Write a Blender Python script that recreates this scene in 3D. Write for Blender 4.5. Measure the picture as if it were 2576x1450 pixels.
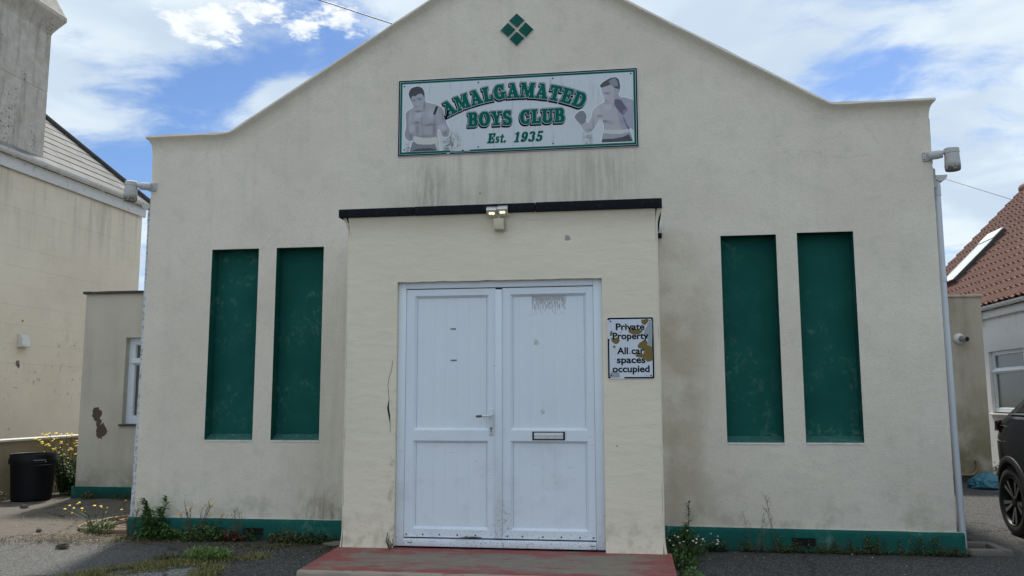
import bpy, bmesh, math, random
import numpy as np
from mathutils import Vector, Matrix, noise as mnoise

for o in list(bpy.data.objects):
    bpy.data.objects.remove(o)
sc = bpy.context.scene
COL = sc.collection
R = math.radians
random.seed(7)

# ------------------------------------------------------------------ camera
FD, PD = 7.82, 6.80                      # distance of the facade and of the porch front
cd = bpy.data.cameras.new('camera')
cd.sensor_width = 36.0
cd.lens = 36.0 * 2160 / 2576
cd.clip_start, cd.clip_end = 0.05, 3000
cam = bpy.data.objects.new('camera', cd)
COL.objects.link(cam)
pit, yaw, rol = 0.128165, 0.141823, -0.0023
fw = Vector((-math.sin(yaw) * math.cos(pit), math.cos(yaw) * math.cos(pit), math.sin(pit)))
rt = Vector((math.cos(yaw), math.sin(yaw), 0))
up = rt.cross(fw)
rt, up = rt * math.cos(rol) + up * math.sin(rol), up * math.cos(rol) - rt * math.sin(rol)
cam.matrix_world = Matrix(((rt.x, up.x, -fw.x, 0), (rt.y, up.y, -fw.y, 0), (rt.z, up.z, -fw.z, 1.29), (0, 0, 0, 1)))
sc.camera = cam

# ------------------------------------------------------------------ sun, sky, exposure
SUN_EL, SUN_AZ = R(55), R(-14)            # azimuth from +Y towards +X: behind the hall, a little to the left
ld = bpy.data.lights.new('sun', 'SUN')
ld.energy, ld.angle, ld.color = 3.4, R(6), (1.0, 0.95, 0.86)
sun = bpy.data.objects.new('sun', ld)
COL.objects.link(sun)
sd = Vector((math.sin(SUN_AZ) * math.cos(SUN_EL), math.cos(SUN_AZ) * math.cos(SUN_EL), math.sin(SUN_EL)))
sun.rotation_euler = sd.to_track_quat('Z', 'Y').to_euler()
sun.location = (0, 0, 30)

sc.view_settings.view_transform = 'Standard'
sc.view_settings.look = 'None'
sc.view_settings.gamma = 1.0
sc.view_settings.use_curve_mapping = False
sc.view_settings.exposure = 0.30
sc.render.engine = 'CYCLES'
sc.cycles.use_denoising = True
sc.cycles.max_bounces = 4
sc.cycles.diffuse_bounces = 3
sc.cycles.glossy_bounces = 2
sc.cycles.adaptive_threshold = 0.02
sc.cycles.sample_clamp_indirect = 6.0


class NT:
    """small helper to write node trees as expressions"""
    def __init__(s, tree):
        s.t = tree
        s.n = tree.nodes
        s.l = tree.links
        s.flat = False

    def put(s, sock, v):
        if isinstance(v, bpy.types.NodeSocket):
            s.l.new(v, sock)
        elif isinstance(v, (tuple, list)):
            d = sock.default_value
            if len(d) == 4 and len(v) == 3:
                v = (*v, 1)
            sock.default_value = v
        elif hasattr(sock.default_value, '__len__'):
            sock.default_value = [v] * 3 + [1] * (len(sock.default_value) - 3)
        else:
            sock.default_value = v

    def m(s, op, a, b=0.0, c=None, clamp=False):
        k = s.n.new('ShaderNodeMath')
        k.operation = op
        k.use_clamp = clamp
        s.put(k.inputs[0], a)
        s.put(k.inputs[1], b)
        if c is not None:
            s.put(k.inputs[2], c)
        return k.outputs[0]

    def v(s, op, a, b=(0, 0, 0)):
        k = s.n.new('ShaderNodeVectorMath')
        k.operation = op
        s.put(k.inputs[0], a)
        if op == 'SCALE':
            s.put(k.inputs['Scale'], b)
        else:
            s.put(k.inputs[1], b)
        return k.outputs['Value'] if op in ('DOT_PRODUCT', 'LENGTH', 'DISTANCE') else k.outputs[0]

    def sep(s, a):
        k = s.n.new('ShaderNodeSeparateXYZ')
        s.put(k.inputs[0], a)
        return k.outputs

    def comb(s, x, y, z=0.0):
        k = s.n.new('ShaderNodeCombineXYZ')
        for i, q in enumerate((x, y, z)):
            s.put(k.inputs[i], q)
        return k.outputs[0]

    def noise(s, vec, scale, det=4.0, rough=0.55, dist=0.0):
        k = s.n.new('ShaderNodeTexNoise')
        if s.flat:
            k.noise_dimensions = '2D'
        s.put(k.inputs['Vector'], vec)
        k.inputs['Scale'].default_value = scale
        k.inputs['Detail'].default_value = det
        k.inputs['Roughness'].default_value = rough
        k.inputs['Distortion'].default_value = dist
        return k.outputs[0]

    def voro(s, vec, scale, feat='F1', out=0):
        k = s.n.new('ShaderNodeTexVoronoi')
        k.feature = feat
        s.put(k.inputs['Vector'], vec)
        k.inputs['Scale'].default_value = scale
        return k.outputs[out]

    def step(s, a, lo, hi):
        k = s.n.new('ShaderNodeMapRange')
        k.interpolation_type = 'SMOOTHSTEP'
        s.put(k.inputs[0], a)
        k.inputs[1].default_value = lo
        k.inputs[2].default_value = hi
        return k.outputs[0]

    def mix(s, f, a, b, mode='MIX'):
        k = s.n.new('ShaderNodeMix')
        k.data_type = 'RGBA'
        k.blend_type = mode
        s.put(k.inputs[0], f)
        s.put(k.inputs[6], a)
        s.put(k.inputs[7], b)
        return k.outputs[2]

    def band(s, a, lo, hi, soft):
        return s.m('MULTIPLY', s.step(a, lo - soft, lo + soft), s.step(a, hi + soft, hi - soft))

    def pos(s):
        return s.n.new('ShaderNodeNewGeometry').outputs['Position']

    def bump(s, h, dist=0.002, strength=1.0):
        k = s.n.new('ShaderNodeBump')
        k.inputs['Distance'].default_value = dist
        k.inputs['Strength'].default_value = strength
        s.put(k.inputs['Height'], h)
        return k.outputs[0]


def mul(t, *a):
    r = a[0]
    for b in a[1:]:
        r = t.m('MULTIPLY', r, b)
    return r


def world():
    w = bpy.data.worlds.new('World')
    sc.world = w
    w.use_nodes = True
    t = NT(w.node_tree)
    t.n.clear()
    out = t.n.new('ShaderNodeOutputWorld')
    bg = t.n.new('ShaderNodeBackground')
    t.l.new(bg.outputs[0], out.inputs[0])
    t.flat = True
    sky = t.n.new('ShaderNodeTexSky')
    sky.sky_type = 'NISHITA'
    sky.sun_disc = False
    sky.sun_elevation = SUN_EL
    sky.sun_rotation = -SUN_AZ
    sky.dust_density = 0.6
    sky.ozone_density = 2.0
    d = t.n.new('ShaderNodeTexCoord').outputs['Generated']
    x, y, z = t.sep(d)
    h = t.m('ADD', t.m('MAXIMUM', z, 0.0), 0.15)
    u = t.m('DIVIDE', x, h)
    v = t.m('DIVIDE', y, h)
    uv = t.comb(u, v, 0.0)
    warp = t.v('ADD', uv, t.v('SCALE', t.v('SUBTRACT', t.comb(t.noise(uv, 1.7, 2), t.noise(t.v('ADD', uv, (9, 4, 2)), 1.7, 2)), (.5, .5, 0)), 0.28))
    broad = t.noise(t.v('ADD', warp, (3.1, 7.7, 0)), 0.8, 3, .5)
    wisp = t.noise(t.v('MULTIPLY', warp, (1.0, 1.35, 1.0)), 3.2, 6, .62)
    cover = t.m('ADD', t.m('MULTIPLY', broad, 0.75), t.m('MULTIPLY', wisp, 1.0))
    # gaps in the cloud sheet: (u, v, radius, depth)
    for gu, gv, gr, gd in ((-1.36, 2.1, .30, .46), (-1.00, 1.78, .20, .46), (-.90, 1.66, .16, .36), (-.66, 1.60, .20, .52), (.50, 1.86, .18, .20)):
        q = t.v('DISTANCE', warp, (gu, gv, 0))
        cover = t.m('SUBTRACT', cover, t.m('MULTIPLY', t.step(q, gr * 1.35, gr * .25), gd))
    soft = t.step(cover, 0.48, 0.90)
    # small heaped clouds
    det = t.noise(t.v('ADD', uv, (1.3, .2, 0)), 11.0, 4, .66)
    heap = -9.0
    for pu, pv, pr in ((-.64, 1.545, .05), (-.545, 1.535, .065), (-.81, 1.49, .09), (-.70, 1.47, .08), (-.83, 1.56, .03)):
        heap = t.m('MAXIMUM', heap, t.m('MULTIPLY_ADD', t.v('DISTANCE', uv, (pu, pv, 0)), -1.0 / pr, 1.0))
    hh = t.m('MULTIPLY_ADD', t.m('SUBTRACT', det, .5), 2.6, heap)
    puff = t.step(hh, -.05, .65)
    soft = t.m('MAXIMUM', soft, puff)
    lum = t.noise(t.v('ADD', warp, (5, 5, 0)), 2.2, 3, .6)
    cl = t.mix(t.step(lum, .32, .68), (5.9, 7.1, 8.4), (8.1, 9.1, 9.7))
    cl = t.mix(t.m('MULTIPLY', puff, .8), cl, t.mix(t.step(det, .35, .6), (8.2, 8.8, 9.4), (10.6, 10.8, 10.8)))
    blue = t.mix(1.0, sky.outputs[0], (.80, .97, 1.22), 'MULTIPLY')
    col = t.mix(t.m('MULTIPLY', soft, .97), blue, cl)
    t.put(bg.inputs[0], col)
    bg.inputs[1].default_value = 0.085


world()

# ------------------------------------------------------------------ materials
MATS = {}


def new_mat(name):
    m = bpy.data.materials.new(name)
    m.use_nodes = True
    t = NT(m.node_tree)
    b = m.node_tree.nodes['Principled BSDF']
    MATS[name] = m
    return t, b


def simple(name, c, rough=.5, metal=0.0, var=.08, scale=20, bump=0.0, spec=.5, coat=0.0, dirt=None, dirt_amt=.5, dirt_scale=6):
    t, b = new_mat(name)
    p = t.pos()
    n = t.noise(p, scale, 5)
    col = t.mix(n, tuple(q * (1 - var) for q in c), tuple(min(1, q * (1 + var)) for q in c))
    if dirt:
        dm = t.step(t.noise(p, dirt_scale, 7, .65), .52, .72)
        col = t.mix(t.m('MULTIPLY', dm, dirt_amt), col, dirt)
    t.put(b.inputs['Base Color'], col)
    b.inputs['Roughness'].default_value = rough
    b.inputs['Metallic'].default_value = metal
    b.inputs['Specular IOR Level'].default_value = spec
    b.inputs['Coat Weight'].default_value = coat
    if bump:
        t.put(b.inputs['Normal'], t.bump(t.noise(p, scale * 4, 4), bump))
    return MATS[name]


def facade_mat():
    t, b = new_mat('facade_render')
    p = t.pos()
    x, y, z = t.sep(p)
    fine = t.noise(p, 55, 3, .7)
    mid = t.noise(p, 7, 4, .65)
    big = t.noise(p, 1.1, 2, .55)
    col = t.mix(t.step(big, .3, .7), (.735, .665, .565), (.80, .73, .625))
    col = t.mix(t.m('MULTIPLY', t.step(mid, .45, .75), .20), col, (.47, .45, .40))
    col = t.mix(t.m('MULTIPLY', t.step(fine, .50, .72), .26), col, (.42, .39, .33))
    streak = t.noise(t.comb(t.m('MULTIPLY', x, 9.0), 0.0, t.m('MULTIPLY', z, .9)), 1.0, 3, .6)
    streakf = t.noise(t.comb(t.m('MULTIPLY', x, 30.0), 0.0, t.m('MULTIPLY', z, 2.2)), 1.0, 3, .6)
    # algae runs below the name board
    s1 = mul(t, t.band(x, -2.2, .05, .12), t.band(z, 2.98, 3.62, .14), t.step(streak, .43, .68))
    s1b = mul(t, t.band(x, -2.06, -1.74, .10), t.band(z, 2.9, 3.52, .16), t.step(streakf, .35, .6))
    s1c = mul(t, t.band(x, -.62, -.06, .12), t.band(z, 3.05, 3.56, .14), t.step(streakf, .40, .62))
    st = t.m('MAXIMUM', t.m('MULTIPLY', s1, .26), t.m('MAXIMUM', t.m('MULTIPLY', s1b, .40), t.m('MULTIPLY', s1c, .26)))
    col = t.mix(st, col, (.19, .205, .15))
    # damp streaks beside the porch
    s2 = mul(t, t.band(x, -2.95, -2.3, .16), t.step(z, 2.9, 2.1), t.step(streak, .36, .62))
    col = t.mix(t.m('MULTIPLY', s2, .17), col, (.33, .30, .22))
    s3 = mul(t, t.band(x, .15, .62, .17), t.step(z, 2.85, 2.3), t.step(t.noise(p, 2.6, 3), .34, .6))
    col = t.mix(t.m('MULTIPLY', s3, .45), col, (.42, .34, .22))
    # red-brown splash stain by the step
    s4 = mul(t, t.band(x, -3.12, -2.2, .14), t.step(z, .58, .2), t.step(t.noise(t.comb(t.m('MULTIPLY', x, 14.0), 0.0, t.m('MULTIPLY', z, 4.0)), 1.0, 5, .65), .40, .66))
    col = t.mix(t.m('MULTIPLY', s4, .62), col, (.20, .12, .08))
    # dust near the ground, weather marks under the coping
    s5 = mul(t, t.step(z, .75, .15), t.step(t.noise(p, 4.5, 4, .65), .45, .7))
    col = t.mix(t.m('MULTIPLY', s5, .38), col, (.27, .24, .18))
    s6 = mul(t, t.step(t.noise(t.comb(t.m('MULTIPLY', x, 5.0), 0.0, t.m('MULTIPLY', z, .35)), 1.0, 3, .6), .55, .75))
    col = t.mix(t.m('MULTIPLY', s6, .10), col, (.30, .285, .235))
    # hairline crazing low on the wall and a few long cracks
    cw = t.v('ADD', p, t.v('SCALE', t.comb(t.noise(p, 4, 3), 0.0, t.noise(t.v('ADD', p, (5, 0, 3)), 4, 3)), .35))
    cz_ = t.voro(cw, 4.2, 'DISTANCE_TO_EDGE')
    s8 = mul(t, t.step(cz_, .030, .006), t.step(t.noise(p, 1.6, 2), .50, .62), t.step(z, 1.25, .7))
    col = t.mix(t.m('MULTIPLY', s8, .22), col, (.80, .77, .70))
    s9 = mul(t, t.step(t.voro(cw, .85, 'DISTANCE_TO_EDGE'), .0045, .0015), t.step(t.noise(p, .9, 2), .52, .58))
    col = t.mix(t.m('MULTIPLY', s9, .13), col, (.22, .20, .17))
    spots = t.step(t.voro(p, 1.7), .018, .010)
    col = t.mix(t.m('MULTIPLY', spots, .8), col, (.06, .055, .05))
    t.put(b.inputs['Base Color'], col)
    b.inputs['Roughness'].default_value = .93
    b.inputs['Specular IOR Level'].default_value = .2
    hgt = t.m('ADD', t.m('MULTIPLY', t.noise(p, 90, 2, .7), .8), t.m('MULTIPLY', t.noise(p, 3.0, 3, .6), 3.0))
    t.put(b.inputs['Normal'], t.bump(hgt, .006, .75))


def porch_mat():
    t, b = new_mat('porch_render')
    p = t.pos()
    x, y, z = t.sep(p)
    mid = t.noise(p, 5, 6, .6)
    big = t.noise(p, .9, 3)
    col = t.mix(t.step(big, .3, .7), (.765, .69, .545), (.82, .745, .595))
    col = t.mix(t.m('MULTIPLY', t.step(mid, .5, .75), .16), col, (.60, .56, .46))
    low = mul(t, t.step(z, .55, .12), t.step(t.noise(p, 9, 6, .7), .45, .68))
    col = t.mix(t.m('MULTIPLY', low, .42), col, (.30, .25, .18))
    # dust runs below the flood lamp and chips
    spots = t.step(t.voro(p, 2.3), .020, .012)
    col = t.mix(t.m('MULTIPLY', spots, .9), col, (.05, .045, .04))
    chipd = t.v('DISTANCE', p, (-.519, 6.8, 2.571))
    chip = t.step(t.m('ADD', chipd, t.m('MULTIPLY', t.noise(p, 45, 3), .05)), .052, .046)
    col = t.mix(t.m('MULTIPLY', chip, .8), col, (.27, .27, .26))
    grime = mul(t, t.band(x, -1.98, -1.90, .02), t.step(z, 2.1, .2), t.step(t.noise(p, 18, 5), .5, .7))
    col = t.mix(t.m('MULTIPLY', grime, .5), col, (.25, .23, .19))
    t.put(b.inputs['Base Color'], col)
    b.inputs['Roughness'].default_value = .85
    b.inputs['Specular IOR Level'].default_value = .25
    trowel = t.noise(t.v('MULTIPLY', p, (1.0, 1.0, 2.4)), 6, 4, .5)
    t.put(b.inputs['Normal'], t.bump(t.m('ADD', t.m('MULTIPLY', trowel, 1.5), t.m('MULTIPLY', t.noise(p, 90, 3), .25)), .008, .6))


def house_mat():
    t, b = new_mat('house_render')
    p = t.pos()
    x, y, z = t.sep(p)
    mid = t.noise(p, 3.0, 5, .66)
    big = t.noise(p, .7, 4)
    col = t.mix(t.step(big, .3, .7), (.76, .665, .53), (.83, .74, .60))
    col = t.mix(t.m('MULTIPLY', t.step(mid, .48, .72), .22), col, (.58, .51, .41))
    sc_ = mul(t, t.step(t.noise(t.v('ADD', p, (4, 2, 8)), 9, 9, .75), .56, .66), t.step(t.noise(p, 1.3, 2), .46, .62), t.step(z, 3.2, 1.6))
    col = t.mix(t.m('MULTIPLY', sc_, .8), col, (.20, .18, .15))
    run = t.noise(t.comb(0.0, t.m('MULTIPLY', y, 5.0), t.m('MULTIPLY', z, .5)), 1.0, 5, .6)
    up_ = mul(t, t.step(z, 3.5, 4.9), t.step(run, .42, .7))
    col = t.mix(t.m('MULTIPLY', up_, .38), col, (.33, .29, .22))
    t.put(b.inputs['Base Color'], col)
    b.inputs['Roughness'].default_value = .9
    b.inputs['Specular IOR Level'].default_value = .2
    t.put(b.inputs['Normal'], t.bump(t.noise(p, 35, 5, .65), .006, .7))


def chimney_mat():
    t, b = new_mat('chimney_render')
    p = t.pos()
    x, y, z = t.sep(p)
    mid = t.noise(p, 6, 8, .7)
    col = t.mix(t.step(mid, .3, .7), (.46, .42, .36), (.60, .56, .49))
    run = t.noise(t.comb(t.m('MULTIPLY', x, 7.0), t.m('MULTIPLY', y, 7.0), t.m('MULTIPLY', z, .8)), 1.0, 5, .65)
    col = t.mix(t.m('MULTIPLY', t.step(run, .45, .7), .5), col, (.20, .18, .15))
    moss = mul(t, t.step(t.noise(p, 26, 6, .7), .55, .63), t.step(t.noise(p, 1.9, 2), .50, .62))
    col = t.mix(t.m('MULTIPLY', moss, .9), col, (.045, .042, .04))
    t.put(b.inputs['Base Color'], col)
    b.inputs['Roughness'].default_value = .95
    t.put(b.inputs['Normal'], t.bump(t.m('ADD', t.noise(p, 70, 4), t.m('MULTIPLY', mid, 2.0)), .008, .9))


def ext_mat(name, c0, c1, green):
    t, b = new_mat(name)
    p = t.pos()
    x, y, z = t.sep(p)
    big = t.noise(p, 1.4, 5, .6)
    col = t.mix(t.step(big, .3, .7), c0, c1)
    run = t.noise(t.comb(t.m('MULTIPLY', x, 4.0), 0.0, t.m('MULTIPLY', z, .6)), 1.0, 6, .6)
    col = t.mix(t.m('MULTIPLY', t.step(run, .45, .7), .45 if green else .2), col, tuple(q * .5 for q in c0))
    if green:
        g = mul(t, t.step(z, 1.9, .1), t.step(t.noise(p, 2.2, 6, .65), .34, .62))
        col = t.mix(t.m('MULTIPLY', g, .75), col, (.17, .145, .065))
    else:
        # bare patch where the paint has come off
        q1 = t.v('DISTANCE', t.v('MULTIPLY', p, (1.5, 0, 1)), (-7.165 * 1.5, 0, 1.10))
        q2 = t.v('DISTANCE', t.v('MULTIPLY', p, (1.25, 0, 1)), (-7.09 * 1.25, 0, .875))
        w = t.m('MULTIPLY', t.m('SUBTRACT', t.noise(p, 11, 4, .6), .5), .16)
        q3 = t.v('DISTANCE', t.v('MULTIPLY', p, (1.6, 0, 1)), (-7.13 * 1.6, 0, .985))
        mk = t.m('MAXIMUM', t.step(t.m('ADD', q3, w), .065, .057), t.m('MAXIMUM', t.step(t.m('ADD', q1, w), .105, .097), t.step(t.m('ADD', q2, w), .105, .097)))
        col = t.mix(mk, col, (.115, .085, .062))
        low = mul(t, t.step(z, .6, .1), t.step(t.noise(p, 6, 6), .4, .65))
        col = t.mix(t.m('MULTIPLY', low, .5), col, (.2, .17, .12))
    t.put(b.inputs['Base Color'], col)
    b.inputs['Roughness'].default_value = .92
    b.inputs['Specular IOR Level'].default_value = .2
    t.put(b.inputs['Normal'], t.bump(t.noise(p, 60, 5, .65), .005, .7))


def green_mat():
    t, b = new_mat('green_paint')
    p = t.pos()
    x, y, z = t.sep(p)
    n = t.noise(p, 2.2, 5, .6)
    col = t.mix(t.step(n, .3, .7), (.008, .088, .074), (.012, .112, .092))
    w = t.noise(p, 3.0, 2)
    sw = t.v('ADD', p, t.v('SCALE', t.comb(t.noise(p, 5, 2), t.noise(t.v('ADD', p, (3, 3, 3)), 5, 2), t.noise(t.v('ADD', p, (7, 1, 5)), 5, 2)), .5))
    scuff = mul(t, t.step(t.noise(t.v('MULTIPLY', sw, (7, 7, 3.4)), 1.5, 5, .68), .50, .74), t.step(t.noise(p, 2.2, 3), .44, .66))
    col = t.mix(t.m('MULTIPLY', scuff, .7), col, (.17, .27, .245))
    fade = mul(t, t.step(t.noise(p, 12, 6, .7), .52, .75), t.step(z, .26, .14))
    col = t.mix(t.m('MULTIPLY', fade, .25), col, (.09, .17, .15))
    dirt = mul(t, t.step(z, .12, .0), t.step(t.noise(p, 8, 5), .35, .6))
    col = t.mix(t.m('MULTIPLY', dirt, .65), col, (.045, .04, .025))
    t.put(b.inputs['Base Color'], col)
    b.inputs['Roughness'].default_value = .8
    b.inputs['Specular IOR Level'].default_value = .12
    t.put(b.inputs['Normal'], t.bump(t.m('ADD', t.noise(p, 6, 4), t.m('MULTIPLY', t.noise(p, 90, 3), .3)), .006, .6))


def upvc_mat():
    t, b = new_mat('white_upvc')
    p = t.pos()
    x, y, z = t.sep(p)
    col = t.mix(t.noise(p, 2.0, 5), (.72, .785, .86), (.78, .84, .90))
    film = mul(t, t.step(t.noise(p, 3.5, 4, .65), .46, .72), t.step(z, 1.9, .1))
    col = t.mix(t.m('MULTIPLY', film, .28), col, (.44, .45, .45))
    # green-black growth low on the meeting stiles and the sill
    g = mul(t, t.step(z, .75, .12), t.band(x, -1.12, -.99, .04), t.step(t.noise(p, 42, 3, .72), .55, .66))
    col = t.mix(t.m('MULTIPLY', g, .8), col, (.12, .12, .07))
    g2 = mul(t, t.step(z, .34, .15), t.step(t.noise(p, 55, 3, .7), .55, .66))
    col = t.mix(t.m('MULTIPLY', g2, .55), col, (.2, .19, .14))
    # remains of a pulled-off notice on the right leaf
    run = t.noise(t.comb(t.m('MULTIPLY', x, 120.0), 0.0, t.m('MULTIPLY', z, 22.0)), 1.0, 4, .6)
    note = mul(t, t.band(x, -.82, -.545, .006), t.band(z, 1.935, 2.112, .012), t.step(t.m('ADD', run, t.m('MULTIPLY', t.m('SUBTRACT', z, 2.02), 1.6)), .50, .56))
    col = t.mix(t.m('MULTIPLY', note, .75), col, (.30, .29, .28))
    b1 = t.step(t.m('ADD', t.v('DISTANCE', p, (-.785, 6.875, 1.735)), t.m('MULTIPLY', t.noise(p, 60, 3), .07)), .060, .054)
    b2 = t.step(t.m('ADD', t.v('DISTANCE', p, (-.735, 6.875, 1.185)), t.m('MULTIPLY', t.noise(p, 60, 3), .07)), .051, .046)
    col = t.mix(t.m('MULTIPLY', t.m('MAXIMUM', b1, b2), .6), col, (.38, .37, .35))
    scr = mul(t, t.step(t.noise(t.v('MULTIPLY', p, (6, 6, 60)), 1.5, 4), .66, .70), t.step(t.noise(p, 4, 2), .56, .62))
    col = t.mix(t.m('MULTIPLY', scr, .6), col, (.30, .29, .27))
    t.put(b.inputs['Base Color'], col)
    b.inputs['Roughness'].default_value = .42
    b.inputs['Specular IOR Level'].default_value = .45
    t.put(b.inputs['Normal'], t.bump(t.noise(p, 14, 3), .002, .5))


def asphalt_mat():
    t, b = new_mat('asphalt')
    p = t.pos()
    x, y, z = t.sep(p)
    ag = t.voro(p, 120.0, 'F1', 1)
    cr = t.sep(ag)
    grit = t.noise(p, 170, 3, .7)
    big = t.noise(p, .55, 5, .6)
    col = t.mix(t.step(big, .3, .7), (.040, .040, .040), (.062, .061, .060))
    pale = t.step(t.m('ADD', x, t.m('MULTIPLY', t.noise(p, 1.1, 4), .8)), -3.3, -4.3)  # pale gritty tarmac at left, lightened further to carry its sunlit brightness
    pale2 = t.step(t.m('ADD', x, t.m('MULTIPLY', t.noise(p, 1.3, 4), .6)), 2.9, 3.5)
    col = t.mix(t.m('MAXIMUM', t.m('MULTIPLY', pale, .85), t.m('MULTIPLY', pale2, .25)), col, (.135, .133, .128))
    col = t.mix(t.m('MULTIPLY', t.step(cr[0], .70, .95), .8), col, (.27, .265, .25))
    col = t.mix(t.m('MULTIPLY', t.step(cr[1], .55, .9), .7), col, (.025, .025, .025))
    col = t.mix(t.m('MULTIPLY', t.step(grit, .62, .78), .5), col, (.40, .39, .37))
    # brown silt in the passage on the left, worn edge along y = 7.4
    edge = t.m('ADD', y, t.m('MULTIPLY', t.m('SUBTRACT', t.noise(p, 1.4, 6, .6), .5), 1.4))
    silt = mul(t, t.step(edge, 7.25, 7.75), t.step(x, -3.6, -4.9), t.step(t.noise(p, 2.4, 7, .65), .25, .55))
    sc_ = t.mix(t.noise(p, 9, 6, .7), (.10, .082, .064), (.215, .19, .155))
    sc_ = t.mix(t.m('MULTIPLY', t.step(t.noise(p, 60, 5, .7), .55, .7), .7), sc_, (.06, .045, .035))
    col = t.mix(t.m('MULTIPLY', silt, .88), col, sc_)
    # dirt that gathers against the hall
    e2 = t.m('ADD', y, t.m('MULTIPLY', t.m('SUBTRACT', t.noise(p, 2.2, 6, .65), .5), .9))
    d2 = mul(t, t.step(e2, 7.05, 7.55), t.band(x, -4.9, -2.2, .3), t.step(t.noise(p, 7, 6, .7), .3, .6))
    col = t.mix(t.m('MULTIPLY', d2, .8), col, (.062, .047, .034))
    d3 = mul(t, t.step(e2, 7.45, 7.75), t.band(x, .2, 2.9, .3), t.step(t.noise(p, 7, 6, .7), .35, .6))
    col = t.mix(t.m('MULTIPLY', d3, .7), col, (.05, .045, .033))
    # pale broken patch of old concrete
    pd = t.v('DISTANCE', t.v('MULTIPLY', p, (1, .8, 0)), (-3.55, 6.05 * .8, 0))
    pm = t.step(t.m('ADD', pd, t.m('MULTIPLY', t.m('SUBTRACT', t.noise(p, 5, 6, .7), .5), .5)), .42, .34)
    pc = t.mix(t.step(t.noise(p, 45, 6, .75), .40, .62), (.09, .088, .082), (.36, .35, .33))
    col = t.mix(pm, col, pc)
    # hairline crack
    ck = t.voro(t.v('ADD', p, t.v('SCALE', t.comb(t.noise(p, 3, 4), t.noise(t.v('ADD', p, (5, 5, 5)), 3, 4)), .4)), .55, 'DISTANCE_TO_EDGE')
    col = t.mix(t.m('MULTIPLY', t.step(ck, .010, .003), .7), col, (.02, .02, .018))
    t.put(b.inputs['Base Color'], col)
    b.inputs['Roughness'].default_value = .88
    b.inputs['Specular IOR Level'].default_value = .35
    hg = t.m('ADD', t.m('MULTIPLY', t.voro(p, 120.0), 1.0), t.m('ADD', t.m('MULTIPLY', grit, .6), t.m('MULTIPLY', t.noise(p, 6, 5), 1.2)))
    t.put(b.inputs['Normal'], t.bump(hg, .006, .9))


def step_mat():
    t, b = new_mat('red_step_paint')
    p = t.pos()
    x, y, z = t.sep(p)
    red = t.mix(t.noise(p, 4, 6, .6), (.225, .042, .040), (.30, .075, .068))
    stone = t.mix(t.noise(p, 11, 7, .7), (.13, .115, .085), (.29, .255, .20))
    wear = t.noise(t.v('MULTIPLY', p, (1.0, 1.6, 1.0)), 3.0, 9, .72)
    mid = mul(t, t.band(y, 5.93, 6.62, .14), t.band(x, -2.15, .05, .35))
    wm = t.step(t.m('ADD', wear, t.m('MULTIPLY', mid, .16)), .50, .66)
    chip = t.step(t.noise(t.v('MULTIPLY', p, (1.0, 2.2, 1.0)), 20, 8, .75), .56, .64)
    col = t.mix(t.m('MAXIMUM', t.m('MULTIPLY', wm, .92), t.m('MULTIPLY', chip, .75)), red, stone)
    lip = mul(t, t.band(y, 5.76, 5.825, .012), t.step(z, .07, .10), t.step(t.noise(p, 9, 5), .30, .45))
    col = t.mix(t.m('MULTIPLY', lip, .85), col, (.36, .32, .25))
    flk = t.step(t.noise(p, 40, 4, .6), .70, .72)
    col = t.mix(t.m('MULTIPLY', flk, .7), col, (.5, .47, .42))
    t.put(b.inputs['Base Color'], col)
    b.inputs['Roughness'].default_value = .7
    t.put(b.inputs['Normal'], t.bump(t.m('ADD', wear, t.m('MULTIPLY', t.noise(p, 60, 4), .4)), .008, .7))


def vcol_mat():
    t, b = new_mat('sign_print')
    k = t.n.new('ShaderNodeVertexColor')
    k.layer_name = 'print'
    t.put(b.inputs['Base Color'], k.outputs[0])
    b.inputs['Roughness'].default_value = .5


def sign_white_mat():
    t, b = new_mat('sign_white')
    p = t.pos()
    x, y, z = t.sep(p)
    col = t.mix(t.noise(p, 2.4, 5), (.60, .645, .70), (.67, .715, .765))
    run = t.noise(t.comb(t.m('MULTIPLY', x, 26.0), 0.0, t.m('MULTIPLY', z, 3.0)), 1.0, 5, .62)
    col = t.mix(t.m('MULTIPLY', t.step(run, .52, .72), .42), col, (.30, .33, .33))
    spk = t.step(t.noise(p, 34, 6, .7), .64, .70)
    col = t.mix(t.m('MULTIPLY', spk, .5), col, (.25, .27, .27))
    alg = t.m('MAXIMUM', mul(t, t.band(x, -2.14, -2.02, .03), t.step(z, 3.80, 3.66)), t.m('MAXIMUM', mul(t, t.band(x, -1.77, -1.62, .04), t.step(z, 3.86, 3.72)), mul(t, t.band(x, -.43, -.36, .03), t.step(z, 3.90, 3.72))))
    col = t.mix(mul(t, alg, t.step(t.noise(p, 38, 5, .7), .42, .6), .85), col, (.10, .10, .055))
    t.put(b.inputs['Base Color'], col)
    b.inputs['Roughness'].default_value = .45


def carpaint_mat():
    t, b = new_mat('car_paint')
    b.inputs['Base Color'].default_value = (.006, .007, .011, 1)
    b.inputs['Metallic'].default_value = .0
    b.inputs['Specular IOR Level'].default_value = .14
    b.inputs['Roughness'].default_value = .10
    b.inputs['Coat Weight'].default_value = .0
    b.inputs['Coat Roughness'].default_value = .04


def glass_mat(name, c, rough=.06):
    t, b = new_mat(name)
    b.inputs['Base Color'].default_value = (*c, 1)
    b.inputs['Roughness'].default_value = rough
    b.inputs['Specular IOR Level'].default_value = .5


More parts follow.
